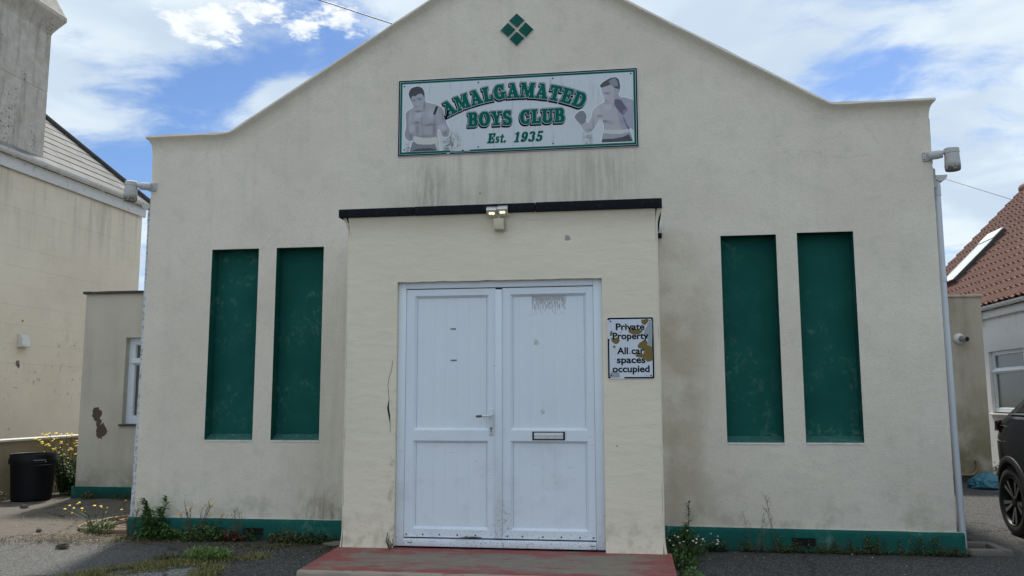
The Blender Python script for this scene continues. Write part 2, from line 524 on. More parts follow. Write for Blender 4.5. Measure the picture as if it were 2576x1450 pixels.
def tile_mat():
    t, b = new_mat('clay_tile')
    p = t.pos()
    x, y, z = t.sep(p)
    col = t.mix(t.noise(p, 3.2, 4, .6), (.145, .062, .045), (.23, .11, .082))
    isl = t.n.new('ShaderNodeNewGeometry').outputs['Random Per Island']
    col = t.mix(t.m('MULTIPLY', isl, .4), col, (.15, .075, .055))
    li = mul(t, t.step(t.noise(p, 13, 8, .75), .50, .62), t.step(z, 3.6, 6.2))
    col = t.mix(t.m('MULTIPLY', li, .9), col, (.06, .05, .042))
    wl = mul(t, t.step(t.noise(t.v('ADD', p, (9, 9, 9)), 22, 6, .7), .60, .66), t.step(z, 3.0, 6.0))
    col = t.mix(t.m('MULTIPLY', wl, .7), col, (.36, .33, .28))
    t.put(b.inputs['Base Color'], col)
    b.inputs['Roughness'].default_value = .85
    t.put(b.inputs['Normal'], t.bump(t.noise(p, 40, 4), .004, .6))


def slate_mat():
    t, b = new_mat('slate')
    p = t.pos()
    isl = t.n.new('ShaderNodeNewGeometry').outputs['Random Per Island']
    col = t.mix(isl, (.17, .165, .158), (.25, .245, .235))
    col = t.mix(t.m('MULTIPLY', t.step(t.noise(p, 7, 7, .7), .45, .7), .5), col, (.15, .135, .12))
    m = t.step(t.noise(p, 17, 5, .65), .68, .71)
    col = t.mix(t.m('MULTIPLY', m, .9), col, (.03, .028, .025))
    t.put(b.inputs['Base Color'], col)
    b.inputs['Roughness'].default_value = .8
    t.put(b.inputs['Normal'], t.bump(t.noise(t.v('MULTIPLY', p, (1, 6, 1)), 14, 4), .004, .6))


def pipe_mat():
    t, b = new_mat('pipe_paint')
    p = t.pos()
    x, y, z = t.sep(p)
    col = t.mix(t.noise(p, 3, 5), (.58, .62, .68), (.66, .70, .75))
    pe = mul(t, t.step(t.noise(p, 38, 6, .7), .50, .58), t.step(x, -3.0, -4.0))
    col = t.mix(t.m('MULTIPLY', pe, .8), col, (.22, .25, .29))
    dr = mul(t, t.step(t.noise(t.v('MULTIPLY', p, (20, 20, 1.6)), 1.5, 5), .5, .7), t.step(z, 2.2, 3.2))
    col = t.mix(t.m('MULTIPLY', dr, .6), col, (.26, .26, .24))
    t.put(b.inputs['Base Color'], col)
    b.inputs['Roughness'].default_value = .5


def lamp_mat():
    t, b = new_mat('weathered_lamp_grey')
    p = t.pos()
    x, y, z = t.sep(p)
    col = t.mix(t.noise(p, 14, 6, .7), (.40, .40, .40), (.64, .635, .62))
    g = mul(t, t.step(z, 3.335, 3.262), t.step(t.noise(p, 40, 5, .7), .32, .55))
    col = t.mix(t.m('MULTIPLY', g, .92), col, (.075, .072, .03))
    t.put(b.inputs['Base Color'], col)
    b.inputs['Roughness'].default_value = .75
    t.put(b.inputs['Normal'], t.bump(t.noise(p, 60, 4), .003, .5))


def leaf_mat(name, c0, c1):
    t, b = new_mat(name)
    isl = t.n.new('ShaderNodeNewGeometry').outputs['Random Per Island']
    t.put(b.inputs['Base Color'], t.mix(isl, c0, c1))
    b.inputs['Roughness'].default_value = .6
    b.inputs['Subsurface Weight'].default_value = 0.0
    try:
        b.inputs['Transmission Weight'].default_value = 0.0
    except KeyError:
        pass


def bag_mat():
    t, b = new_mat('blue_plastic')
    p = t.pos()
    t.put(b.inputs['Base Color'], t.mix(t.noise(p, 9, 4), (.02, .13, .20), (.05, .24, .33)))
    b.inputs['Roughness'].default_value = .3
    t.put(b.inputs['Normal'], t.bump(t.noise(p, 16, 5, .6, 1.2), .02, .8))


facade_mat(); porch_mat(); house_mat(); chimney_mat(); green_mat(); upvc_mat(); asphalt_mat(); step_mat()
vcol_mat(); sign_white_mat(); carpaint_mat(); tile_mat(); slate_mat(); pipe_mat(); lamp_mat(); bag_mat()
ext_mat('left_extension_render', (.55, .51, .43), (.63, .585, .495), False)
ext_mat('right_extension_render', (.46, .41, .32), (.56, .505, .41), True)
simple('old_wall_render', (.36, .30, .20), .92, var=.2, scale=4, bump=.004, dirt=(.16, .135, .08), dirt_amt=.6, dirt_scale=2.5)
simple('coping_white', (.68, .66, .61), .85, var=.1, scale=6, dirt=(.3, .28, .22), dirt_amt=.5, dirt_scale=9)
simple('house_white', (.82, .80, .77), .9, var=.05, scale=3, bump=.003, dirt=(.42, .38, .30), dirt_amt=.5, dirt_scale=1.6)
simple('gutter_white', (.70, .70, .68), .5, var=.08, scale=5, dirt=(.30, .28, .24), dirt_amt=.6, dirt_scale=9)
simple('felt', (.012, .014, .018), .9, spec=.15, var=.35, scale=55, bump=.004, dirt=(.045, .048, .05), dirt_amt=.6, dirt_scale=30)
simple('dark_coping', (.06, .058, .055), .85, var=.3, scale=14, bump=.004, dirt=(.13, .13, .12), dirt_amt=.5, dirt_scale=18)
simple('hall_slate', (.10, .10, .105), .8, var=.25, scale=5)
simple('sign_black', (.003, .004, .009), .8, spec=.1, var=.1)
simple('sign_green', (.003, .135, .105), .8, spec=.1, var=.12, scale=7)
simple('sign_edge_white', (.60, .64, .69), .5, var=.04)
simple('plate_white', (.63, .685, .76), .3, var=.03, scale=4)
simple('plate_brown', (.205, .155, .055), .8, spec=.1, var=.15, scale=18)
simple('plate_grey', (.33, .375, .41), .6, var=.1, scale=12)
simple('dark_hole', (.004, .004, .004), .95, var=0)
simple('rubber_black', (.012, .012, .013), .75, var=.2)
simple('bin_plastic', (.003, .0035, .006), .55, var=.2, scale=6, spec=.25, dirt=(.008, .008, .011), dirt_amt=.5, dirt_scale=4)
simple('alloy_bright', (.55, .54, .52), .3, 1.0, var=.05)
simple('alloy_dark', (.018, .018, .019), .45, .3, var=.1)
simple('trim_black', (.018, .018, .020), .55, var=.1)
simple('chrome', (.75, .76, .78), .12, 1.0, var=.02)
simple('lamp_red', (.05, .006, .007), .12, var=.1, coat=1.0)
simple('hose', (.22, .15, .085), .6, var=.25, scale=14, dirt=(.12, .09, .06), dirt_amt=.6, dirt_scale=20)
simple('stone', (.085, .068, .052), .95, var=.35, scale=30, bump=.006)
simple('concrete', (.20, .175, .155), .92, var=.2, scale=14, bump=.005, dirt=(.10, .075, .06), dirt_amt=.6, dirt_scale=10)
simple('flood_white', (.62, .62, .60), .5, var=.05)
simple('flood_cream', (.60, .55, .40), .5, var=.1, scale=30)
simple('cable_black', (.02, .02, .022), .6, var=.1)
simple('steel', (.35, .35, .36), .45, .7, var=.1)
simple('screw', (.02, .018, .016), .7, .3, var=.2)
simple('handle_white', (.66, .69, .72), .4, var=.05, dirt=(.3, .3, .3), dirt_amt=.5, dirt_scale=40)
simple('handle_dark', (.12, .10, .085), .5, .3, var=.2, scale=60)
simple('dry_stem', (.12, .075, .045), .8, var=.3, scale=40)
simple('petal_yellow', (.85, .56, .02), .6, var=.15, scale=60)
simple('petal_white', (.72, .70, .66), .6, var=.05)
simple('straw', (.34, .28, .18), .8, var=.35, scale=50)
simple('pipe_copper', (.28, .22, .14), .6, var=.25, scale=20)
leaf_mat('leaf_green', (.035, .085, .018), (.085, .155, .035))
leaf_mat('leaf_bright', (.055, .13, .030), (.12, .215, .055))
leaf_mat('leaf_olive', (.075, .080, .022), (.13, .125, .045))
leaf_mat('leaf_dark', (.022, .048, .016), (.05, .085, .028))
leaf_mat('leaf_rust', (.10, .028, .018), (.16, .06, .03))
leaf_mat('moss', (.13, .125, .030), (.23, .205, .075))
leaf_mat('grass', (.10, .19, .035), (.20, .30, .08))
simple('green_worn_lit', (.045, .15, .13), .8, var=.35, scale=16, spec=.12, dirt=(.22, .30, .28), dirt_amt=.6, dirt_scale=22)  # scuffed sill paint, lightened for the light its upward slope catches
glass_mat('car_glass', (.012, .014, .016))
glass_mat('window_glass', (.085, .09, .075), .15)
glass_mat('roof_glass_sheen', (.72, .78, .82), .25)  # pale base colour painted in for the sky reflected in the roof pane
t_, b_ = new_mat('led_lit')
b_.inputs['Base Color'].default_value = (.9, .85, .6, 1)
b_.inputs['Emission Color'].default_value = (1.0, .88, .55, 1)
b_.inputs['Emission Strength'].default_value = 1.3

# ------------------------------------------------------------------ mesh helpers
ORG = {}


class MB:
    def __init__(s):
        s.v, s.f, s.mi = [], [], []

    def add(s, vs, fs, mi=0):
        k = len(s.v)
        s.v += [tuple(q) for q in vs]
        s.f += [tuple(i + k for i in f) for f in fs]
        s.mi += [mi] * len(fs)

    def quad(s, a, b, c, d, mi=0):
        s.add((a, b, c, d), ((0, 1, 2, 3),), mi)

    def box(s, x0, x1, y0, y1, z0, z1, mi=0):
        s.add([(x0, y0, z0), (x1, y0, z0), (x1, y1, z0), (x0, y1, z0), (x0, y0, z1), (x1, y0, z1), (x1, y1, z1), (x0, y1, z1)],
              [(0, 3, 2, 1), (4, 5, 6, 7), (0, 1, 5, 4), (1, 2, 6, 5), (2, 3, 7, 6), (3, 0, 4, 7)], mi)

    def cbox(s, x0, x1, y0, y1, z0, z1, c, mi=0):
        """box with chamfered edges"""
        bm = bmesh.new()
        bmesh.ops.create_cube(bm, size=1)
        for q in bm.verts:
            q.co = ((x0 + x1) / 2 + q.co.x * (x1 - x0), (y0 + y1) / 2 + q.co.y * (y1 - y0), (z0 + z1) / 2 + q.co.z * (z1 - z0))
        bmesh.ops.bevel(bm, geom=bm.edges[:], offset=c, segments=2, affect='EDGES', profile=.5)
        bm.verts.index_update()
        s.add([q.co for q in bm.verts], [[q.index for q in f.verts] for f in bm.faces], mi)
        bm.free()

    def tube(s, pts, r, n=8, caps=True, mi=0, closed=False):
        pts = [Vector(p) for p in pts]
        m = len(pts)
        rs = r if isinstance(r, (list, tuple)) else [r] * m
        t0 = (pts[1] - pts[0]).normalized()
        a = t0.orthogonal().normalized()
        vs = []
        for i, p in enumerate(pts):
            if closed:
                t = (pts[(i + 1) % m] - pts[i - 1]).normalized()
            else:
                t = (pts[min(i + 1, m - 1)] - pts[max(i - 1, 0)]).normalized()
            a = (a - t * a.dot(t)).normalized()
            b = t.cross(a)
            for k in range(n):
                w = 2 * math.pi * k / n
                vs.append(p + (a * math.cos(w) + b * math.sin(w)) * rs[i])
        fs = []
        for i in range(m if closed else m - 1):
            j = (i + 1) % m
            for k in range(n):
                fs.append((i * n + k, i * n + (k + 1) % n, j * n + (k + 1) % n, j * n + k))
        if caps and not closed:
            fs.append(tuple(range(n - 1, -1, -1)))
            fs.append(tuple((m - 1) * n + k for k in range(n)))
        s.add(vs, fs, mi)

    def lathe(s, prof, c, ax=(0, 0, 1), n=24, mi=0, caps=True):
        ax = Vector(ax).normalized()
        a = ax.orthogonal().normalized()
        b = ax.cross(a)
        c = Vector(c)
        vs = []
        for r, h in prof:
            for k in range(n):
                w = 2 * math.pi * k / n
                vs.append(c + ax * h + (a * math.cos(w) + b * math.sin(w)) * r)
        fs = []
        for i in range(len(prof) - 1):
            for k in range(n):
                fs.append((i * n + k, i * n + (k + 1) % n, (i + 1) * n + (k + 1) % n, (i + 1) * n + k))
        if caps:
            fs.append(tuple(range(n - 1, -1, -1)))
            fs.append(tuple((len(prof) - 1) * n + k for k in range(n)))
        s.add(vs, fs, mi)

    def prism(s, poly, fn, d0, d1, mi=0):
        """poly in 2-D, fn(a, b, d) -> point"""
        n = len(poly)
        vs = [fn(a, b, d0) for a, b in poly] + [fn(a, b, d1) for a, b in poly]
        fs = [tuple(range(n - 1, -1, -1)), tuple(range(n, 2 * n))]
        fs += [(i, (i + 1) % n, n + (i + 1) % n, n + i) for i in range(n)]
        s.add(vs, fs, mi)

    def grid(s, fn, nu, nv, mi=0):
        vs = [fn(i / nu, j / nv) for j in range(nv + 1) for i in range(nu + 1)]
        fs = [(j * (nu + 1) + i, j * (nu + 1) + i + 1, (j + 1) * (nu + 1) + i + 1, (j + 1) * (nu + 1) + i) for j in range(nv) for i in range(nu)]
        s.add(vs, fs, mi)

    def wall(s, y, x0, x1, z0, z1, holes=(), mi=0, cell=None):
        """face towards -Y with rectangular holes (x0, x1, z0, z1)"""
        xs = sorted({x0, x1, *[h[0] for h in holes], *[h[1] for h in holes]})
        zs = sorted({z0, z1, *[h[2] for h in holes], *[h[3] for h in holes]})
        xs = [q for q in xs if x0 <= q <= x1]
        zs = [q for q in zs if z0 <= q <= z1]
        for i in range(len(xs) - 1):
            for j in range(len(zs) - 1):
                cx, cz = (xs[i] + xs[i + 1]) / 2, (zs[j] + zs[j + 1]) / 2
                if any(h[0] < cx < h[1] and h[2] < cz < h[3] for h in holes):
                    continue
                s.quad((xs[i], y, zs[j]), (xs[i + 1], y, zs[j]), (xs[i + 1], y, zs[j + 1]), (xs[i], y, zs[j + 1]), mi)

    def build(s, name, mats, parent=None, smooth=None, org=None, fix=True):
        me = bpy.data.meshes.new(name)
        if parent is not None:
            o_ = ORG[parent.name]
        else:
            o_ = Vector(org if org is not None else (0, 0, 0))
        me.from_pydata([(q[0] - o_[0], q[1] - o_[1], q[2] - o_[2]) for q in s.v], [], s.f)
        if isinstance(mats, str):
            mats = [mats]
        for m in mats:
            me.materials.append(MATS[m])
        if len(mats) > 1:
            me.polygons.foreach_set('material_index', s.mi)
        if fix:
            bm = bmesh.new()
            bm.from_mesh(me)
            bmesh.ops.recalc_face_normals(bm, faces=bm.faces)
            bm.to_mesh(me)
            bm.free()
        if smooth is not None:
            me.polygons.foreach_set('use_smooth', [True] * len(me.polygons))
            me.set_sharp_from_angle(angle=R(smooth))
        me.update()
        o = bpy.data.objects.new(name, me)
        COL.objects.link(o)
        if parent is not None:
            o.parent = parent
        else:
            o.location = o_
        ORG[o.name] = o_
        return o


def tag(o, label, cat, group=None, kind=None):
    o['label'] = label
    o['category'] = cat
    if group:
        o['group'] = group
    if kind:
        o['kind'] = kind
    return o


def thing(name, label, cat, loc, group=None):
    o = bpy.data.objects.new(name, None)
    o.empty_display_size = .2
    COL.objects.link(o)
    o.location = loc
    ORG[o.name] = Vector(loc)
    return tag(o, label, cat, group)


def instance(o, parent, loc):
    """copy of a mesh object (shared data) at an offset under a parent"""
    c = o.copy()
    COL.objects.link(c)
    c.parent = parent
    c.location = loc
    ORG[c.name] = ORG[parent.name]
    return c


def nz(x, y, z, s=1.0):
    return mnoise.noise(Vector((x * s, y * s, z * s)))


def structure(o):
    o['kind'] = 'structure'
    return o


# ------------------------------------------------------------------ ground
g = MB()
ys = [-60, -20, 0, 3] + [4 + .25 * i for i in range(60)] + [24, 40, 120, 900]
xs = [-900, -120, -40, -20] + [-12 + .25 * i for i in range(97)] + [20, 40, 120, 900]
gv = []
for yy in ys:
    for xx in xs:
        near = -11.8 < xx < 11.8 and 4 < yy < 18.6
        gv.append((xx, yy, (.010 * nz(xx, yy, 0, .9) + .004 * nz(xx, yy, 3, 3.1) - .006) if near else -.006))
nx = len(xs)
g.add(gv, [(j * nx + i, j * nx + i + 1, (j + 1) * nx + i + 1, (j + 1) * nx + i) for j in range(len(ys) - 1) for i in range(nx - 1)])
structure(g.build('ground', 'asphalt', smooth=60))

# ------------------------------------------------------------------ the hall
XL, XR, XC = -4.770, 2.630, -1.075
hall = thing('club_hall', 'cream rendered gabled hall with green blind windows and projecting porch', 'building', (XC, FD, 0))
WIN = [(-4.090, -3.606, .897, 2.748), (-3.425, -2.947, .897, 2.748), (.785, 1.270, .895, 2.743), (1.450, 1.931, .897, 2.752)]

# front wall, gable line with swept shoulders
edge = []
HW, FLAT, ZF, ZA = 3.70, 2.86, 3.915, 5.667


def gable(d):
    a, b_ = ZA - .612 * d, ZF
    k = .02
    return (a + b_) / 2 + math.sqrt(((a - b_) / 2) ** 2 + k * k * .25)


ds = [HW, 3.5, 3.3, 3.15, 3.05, 3.0, 2.95, 2.9, 2.86, 2.82, 2.77, 2.7, 2.6] + [2.4 - .15 * i for i in range(16)] + [.0]
left = [(XC - d, gable(d)) for d in ds]
right = [(XC + d, gable(d)) for d in ds[::-1][1:]]
edge = left + right
n_e = len(edge)


def enormal(i):
    a = Vector(edge[max(i - 1, 0)])
    b = Vector(edge[min(i + 1, n_e - 1)])
    t = (b - a).normalized()
    return Vector((t.y, -t.x))


prof = [(0, -.26), (0, .070), (.020, .076), (.030, .066), (.046, .036), (.075, .016), (.12, .004), (.165, 0)]
wallb = MB()
low = []
for i, (x, z) in enumerate(edge):
    nn = enormal(i) if 0 < i < n_e - 1 else Vector((0, -1))
    low.append((x + nn.x * .165, z + nn.y * .165))
ZB = 3.45
wallb.wall(FD, XL, XR, .0, ZB, WIN)
poly = [(XL, ZB)] + low + [(XR, ZB)]
wallb.add([(x, FD, z) for x, z in poly], [tuple(range(len(poly)))[::-1]])
for sx in (XL, XR):
    wallb.quad((sx, FD, 0), (sx, FD + .26, 0), (sx, FD + .26, 3.75), (sx, FD, 3.75))
polyb = [(XL, 0), (XL, 3.75)] + [(x, z - .17) for x, z in edge] + [(XR, 3.75), (XR, 0)]
wallb.add([(x, FD + .26, z) for x, z in polyb], [tuple(range(len(polyb)))])
wallb.build('front_wall', 'facade_render', hall, fix=False)

cop = MB()
st = []
out = {0: Vector((-.6, -1, 0)), n_e - 1: Vector((.6, -1, 0))}
rows = [[(XL, FD + .26, ZF)] * 0]
stations = [((XL, FD + .26, edge[0][1]), Vector((0, -1)), Vector((-.6, 0, 0)))]
for i, (x, z) in enumerate(edge):
    nn = enormal(i) if 0 < i < n_e - 1 else Vector((0, -1))
    stations.append(((x, FD, z), nn, out.get(i, Vector((0, -1, 0)))))
stations.append(((XR, FD + .26, edge[-1][1]), Vector((0, -1)), Vector((.6, 0, 0))))
vs = []
for k, ((x, y, z), nn, oo) in enumerate(stations):
    for (s_, p_) in prof:
        j = .006 * nz(x * 6, s_ * 40, 1.0) if s_ < .05 else 0
        if p_ == -.26:
            if k in (0, len(stations) - 1):
                q = (x - oo.x * .26, y, z)
            else:
                q = (x + (0 if oo.x == 0 else 0), FD + .26, z + j)
        else:
            q = (x + oo.x * (p_ + j) + nn.x * s_, y + oo.y * (p_ + j), z + nn.y * s_ + j)
        vs.append(q)
m_ = len(prof)
cop.add(vs, [(i * m_ + k, i * m_ + k + 1, (i + 1) * m_ + k + 1, (i + 1) * m_ + k) for i in range(len(stations) - 1) for k in range(m_ - 1)])
cop.build('gable_coping', 'facade_render', hall, smooth=40, fix=False)

# flank walls, roof, gutters and downpipes
BACK = 19.5
for sx, nm in ((XL + .05, 'side_wall'), (XR - .05, 'side_wall')):
    b = MB()
    s_ = 1 if sx < 0 else -1
    b.box(min(sx, sx + s_ * .2), max(sx, sx + s_ * .2), FD + .262, BACK, 0, 3.2)
    b.build(nm, 'left_extension_render', hall)
b = MB()
b.wall(BACK, XL + .26, XR - .26, 0, 3.2)
b.add([(XL + .05, BACK, 3.2), (XR - .05, BACK, 3.2), (XC, BACK, 5.2)], [(0, 1, 2)])
b.build('rear_wall', 'left_extension_render', hall)
b = MB()
for s_ in (-1, 1):
    e = (XC + s_ * 3.74, 3.19)
    rd = (XC, 5.36)
    y0, y1 = FD + .265, BACK + .1
    b.add([(e[0], y0, e[1]), (e[0], y1, e[1]), (rd[0], y1, rd[1]), (rd[0], y0, rd[1]), (e[0], y0, e[1] - .08), (e[0], y1, e[1] - .08), (rd[0], y1, rd[1] - .08), (rd[0], y0, rd[1] - .08)],
          [(0, 1, 2, 3), (7, 6, 5, 4), (0, 4, 5, 1), (2, 6, 7, 3), (0, 3, 7, 4), (1, 5, 6, 2)])
b.build('roof', 'hall_slate', hall)


def gutter(x, z, y0, y1, r, name, parent, mat, side):
    b = MB()
    nseg = 10
    pr = []
    for k in range(nseg + 1):
        a = math.pi + math.pi * k / nseg
        pr.append((math.cos(a) * r, math.sin(a) * r))
    pr2 = [(a * .88, c * .88) for a, c in pr][::-1]
    ring = pr + pr2
    n = len(ring)
    vs = [(x + a, y0, z + c) for a, c in ring] + [(x + a, y1, z + c) for a, c in ring]
    b.add(vs, [(i, (i + 1) % n, n + (i + 1) % n, n + i) for i in range(n)])
    half = [(x + a, z + c) for a, c in pr]
    for yy in (y0, y1):
        b.add([(a, yy, c) for a, c in half], [tuple(range(len(half)))])
    return b.build(name, mat, parent, smooth=40)


gutter(XR + .095, 3.255, FD + .09, BACK, .055, 'gutter', hall, 'gutter_white', 1)
gutter(XL - .095, 3.255, FD + .09, BACK, .055, 'gutter', hall, 'gutter_white', -1)
for px, s_ in ((XR + .062, 1), (XL - .058, -1)):
    b = MB()
    yy = FD + .115
    b.tube([(px + .012 * s_, yy + .03, 3.235), (px + .004 * s_, yy + .01, 3.19), (px, yy, 3.15), (px, yy, 2.0), (px + .006 * s_, yy - .005, 1.0), (px + .018 * s_, yy - .012, .03)], .029, 14)
    b.tube([(px, yy, 3.165), (px, yy, 3.07)], .033, 14)
    b.tube([(px + .002, yy, 2.30), (px + .002, yy, 2.36)], .033, 14)
    pipe = b.build('downpipe', 'pipe_paint', hall, smooth=40)
    for zz in (2.33, .95):
        c = MB()
        c.tube([(px - .03 * s_, yy + .01, zz), (px - .075 * s_, yy + .06, zz)], .007, 6)
        c.build('pipe_clip', 'gutter_white', pipe)
    c = MB()
    bx = px - .048 * s_
    c.cbox(bx - .017, bx + .017, yy - .085, yy - .05, 3.125, 3.30, .003)
    c.tube([(bx, yy - .07, 3.12), (bx + .0, yy - .06, 3.0)], .006, 6)
    c.build('conduit_box', 'steel', hall)
    c = MB()
    c.tube([(bx, yy - .075, 3.30), (bx - .012 * s_, yy - .085, 3.33), (bx - .004 * s_, yy - .09, 3.355), (bx - .012 * s_, yy - .07, 3.385)], .0045, 6)
    c.build('lamp_cable', 'cable_black', hall)

# blind windows: recess with sloping sill, all painted green
for (x0, x1, z0, z1) in WIN:
    b = MB()
    y0, y1 = FD, FD + .135
    zs = z0 + .062
    b.quad((x0, y1, zs), (x1, y1, zs), (x1, y1, z1), (x0, y1, z1))
    b.add([(x0, y0, z0), (x0, y1, zs), (x0, y1, z1), (x0, y0, z1)], [(0, 1, 2, 3)])
    b.add([(x1, y0, z0), (x1, y0, z1), (x1, y1, z1), (x1, y1, zs)], [(0, 1, 2, 3)])
    b.quad((x0, y0, z1), (x0, y1, z1), (x1, y1, z1), (x1, y0, z1))
    pn = b.build('blind_window', 'green_paint', hall, fix=False)
    b = MB()
    b.quad((x0, y0, z0 + .004), (x1, y0, z0 + .004), (x1, y1, zs), (x0, y1, zs))
    b.build('sloping_sill', 'green_worn_lit', pn, fix=False)
    b = MB()
    n = 12
    for i in range(n):
        xa, xb = x0 + (x1 - x0) * i / n, x0 + (x1 - x0) * (i + 1) / n
        j = .003 * nz(xa, 0, z0, 9)
        b.add([(xa, y0 - .006, z0 - .005 + j), (xb, y0 - .006, z0 - .005 + j), (xb, y0 - .004, z0 + .007), (xa, y0 - .004, z0 + .007), (xb, y0 + .010, z0 + .010), (xa, y0 + .010, z0 + .010)],
              [(0, 1, 2, 3), (3, 2, 4, 5)])
    b.build('sill_edge', 'coping_white', pn)

# plinths with rounded top edge
for (xa, xb, zt0, zt1) in ((XL - .035, -2.35, .176, .180), (.198, XR + .045, .183, .170)):
    b = MB()
    n = 40
    pf = [(0, 0.0), (-.052, 0.0), (-.052, .86), (-.044, .95), (-.028, 1.0), (0, 1.02)]
    vs = []
    for i in range(n + 1):
        x = xa + (xb - xa) * i / n
        zt = zt0 + (zt1 - zt0) * i / n + .004 * nz(x, 1, 1, 4)
        for (d, h) in pf:
            vs.append((x, FD + d - (.003 * nz(x, h, 4, 6) if d else .0), zt * h))
    m = len(pf)
    b.add(vs, [(i * m + k, (i + 1) * m + k, (i + 1) * m + k + 1, i * m + k + 1) for i in range(n) for k in range(m - 1)])
    b.add([vs[k] for k in range(m)], [tuple(range(m))])
    b.add([vs[n * m + k] for k in range(m)], [tuple(range(m))[::-1]])
    pl = b.build('plinth', 'green_paint', hall, smooth=50)
    # pale paint line where plinth meets the wall
    b = MB()
    for i in range(n):
        x, x2 = xa + .05 + (xb - xa - .06) * i / n, xa + .05 + (xb - xa - .06) * (i + 1) / n
        za = zt0 + (zt1 - zt0) * i / n
        h = .004 + .003 * nz(x, 2, 0, 7)
        b.box(x, x2, FD - .009, FD - .0005, za * 1.005, za * 1.02 + h)
    b.build('paint_line', 'coping_white', pl)
for (x0, x1, z0, z1) in ((-3.632, -3.445, .040, .105), (1.289, 1.479, .044, .112)):
    b = MB()
    yf = FD - .0585
    b.box(x0, x1, yf - .001, yf + .004, z0, z1, 0)
    b.box(x0 - .006, x1 + .006, yf - .006, yf - .001, z1, z1 + .006, 1)
    b.box(x0 - .006, x1 + .006, yf - .006, yf - .001, z0 - .006, z0, 1)
    b.build('air_vent', ['dark_hole', 'green_paint'], hall)

# diamond of four green tiles
for (cx, cz) in ((-1.0615, 4.905), (-1.146, 4.815), (-.976, 4.806), (-1.0615, 4.722)):
    b = MB()
    h = .0715
    pts = [(cx, cz + h), (cx + h, cz), (cx, cz - h), (cx - h, cz)]
    pts = [(a + random.uniform(-.003, .003), c + random.uniform(-.003, .003)) for a, c in pts]
    b.prism([(cx + (a - cx) * 1.05, cz + (c - cz) * 1.05) for a, c in pts], lambda a, c, d: (a, FD - d, c), .0, .012, 1)
    b.prism(pts, lambda a, c, d: (a, FD - d, c), .0121, .019, 0)
    b.build('diamond_tile', ['green_paint', 'coping_white'], hall)

# ------------------------------------------------------------------ porch
PX0, PX1, PT = -2.358, .199, 2.80
DX0, DX1, DT = -1.924, -.250, 2.248
SZ = .131
b = MB()
cr = .016


def corner_col(b, cx, sgn, z0, z1):
    n, k = 70, 4
    vs = []
    for i in range(n + 1):
        z = z0 + (z1 - z0) * i / n
        rr = cr * (1 + .35 * nz(cx, z, 0, 7)) + max(0, .010 * (nz(cx * 3, z, 5, 11) - .35) * 3)
        fl = .05 * max(0, (z - (PT - .16)) / .16) ** 2.2
        ft = .012 * max(0, (.22 - z) / .09) if z < .22 else 0
        for a in range(k + 1):
            w = math.pi / 2 * a / k
            vs.append((cx - sgn * cr + sgn * (cr - rr + rr * math.sin(w)) + sgn * (fl + ft) * (.4 + .6 * a / k), PD + cr - (cr - rr + rr * math.cos(w)) - (fl + ft) * (1 - .6 * a / k), z))
    b.add(vs, [(i * (k + 1) + a, i * (k + 1) + a + 1, (i + 1) * (k + 1) + a + 1, (i + 1) * (k + 1) + a) for i in range(n) for a in range(k)])


# front face in three pieces with a coved top and a splayed foot
def front_piece(b, x0, x1, z0, z1):
    zs = [z0]
    q = z0
    while q < z1 - 1e-6:
        q = min(q + .06, z1)
        zs.append(q)
    nxp = max(1, int((x1 - x0) / .08))

    def pt(i, j):
        x, z = x0 + (x1 - x0) * i / nxp, zs[j]
        fl = .05 * max(0, (z - (PT - .16)) / .16) ** 2.2
        ft = .012 * max(0, (.22 - z) / .09) if z < .22 else 0
        return (x, PD - fl - ft, z)
    vs = [pt(i, j) for j in range(len(zs)) for i in range(nxp + 1)]
    b.add(vs, [(j * (nxp + 1) + i, j * (nxp + 1) + i + 1, (j + 1) * (nxp + 1) + i + 1, (j + 1) * (nxp + 1) + i) for j in range(len(zs) - 1) for i in range(nxp)])


front_piece(b, PX0 + cr, DX0, .10, DT)
front_piece(b, DX1, PX1 - cr, .10, DT)
front_piece(b, PX0 + cr, PX1 - cr, DT, PT)
corner_col(b, PX0, -1, .0, PT)
corner_col(b, PX1, 1, .0, PT)
for sx in (PX0, PX1):
    b.quad((sx, PD + cr, 0), (sx, FD, 0), (sx, FD, PT), (sx, PD + cr, PT))
# door reveals
b.quad((DX0, PD, SZ), (DX0, PD + .12, SZ), (DX0, PD + .12, DT), (DX0, PD, DT))
b.quad((DX1, PD, SZ), (DX1, PD, DT), (DX1, PD + .12, DT), (DX1, PD + .12, SZ))
b.quad((DX0, PD, DT), (DX0, PD + .12, DT), (DX1, PD + .12, DT), (DX1, PD, DT))
porch = b.build('porch_wall', 'porch_render', hall, smooth=45)
# uneven mortar lip round the opening
b = MB()
n = 46
for i in range(n):
    xa, xb = DX0 + (DX1 - DX0) * i / n, DX0 + (DX1 - DX0) * (i + 1) / n
    d = .006 + .006 * nz(xa, 1, 3, 8)
    b.box(xa, xb, PD - .002, PD + .03, DT - d, DT + .001)
b.build('opening_lip', 'porch_render', porch)
# crack in the render left of the door
b = MB()
cp = [(-1.953, 1.60), (-1.962, 1.52), (-1.982, 1.46), (-1.990, 1.40), (-1.984, 1.34), (-1.978, 1.29), (-1.986, 1.22), (-1.975, 1.16), (-1.968, 1.10), (-1.962, 1.02)]
for i in range(len(cp) - 1):
    (xa, za), (xb, zb) = cp[i], cp[i + 1]
    w0 = .0015 + (.006 if 1.12 < za < 1.26 else 0)
    w1 = .0015 + (.006 if 1.12 < zb < 1.26 else 0)
    b.quad((xa - w0, PD - .0015, za), (xa + w0, PD - .0015, za), (xb + w1, PD - .0015, zb), (xb - w1, PD - .0015, zb))
b.build('crack', 'dark_hole', porch)

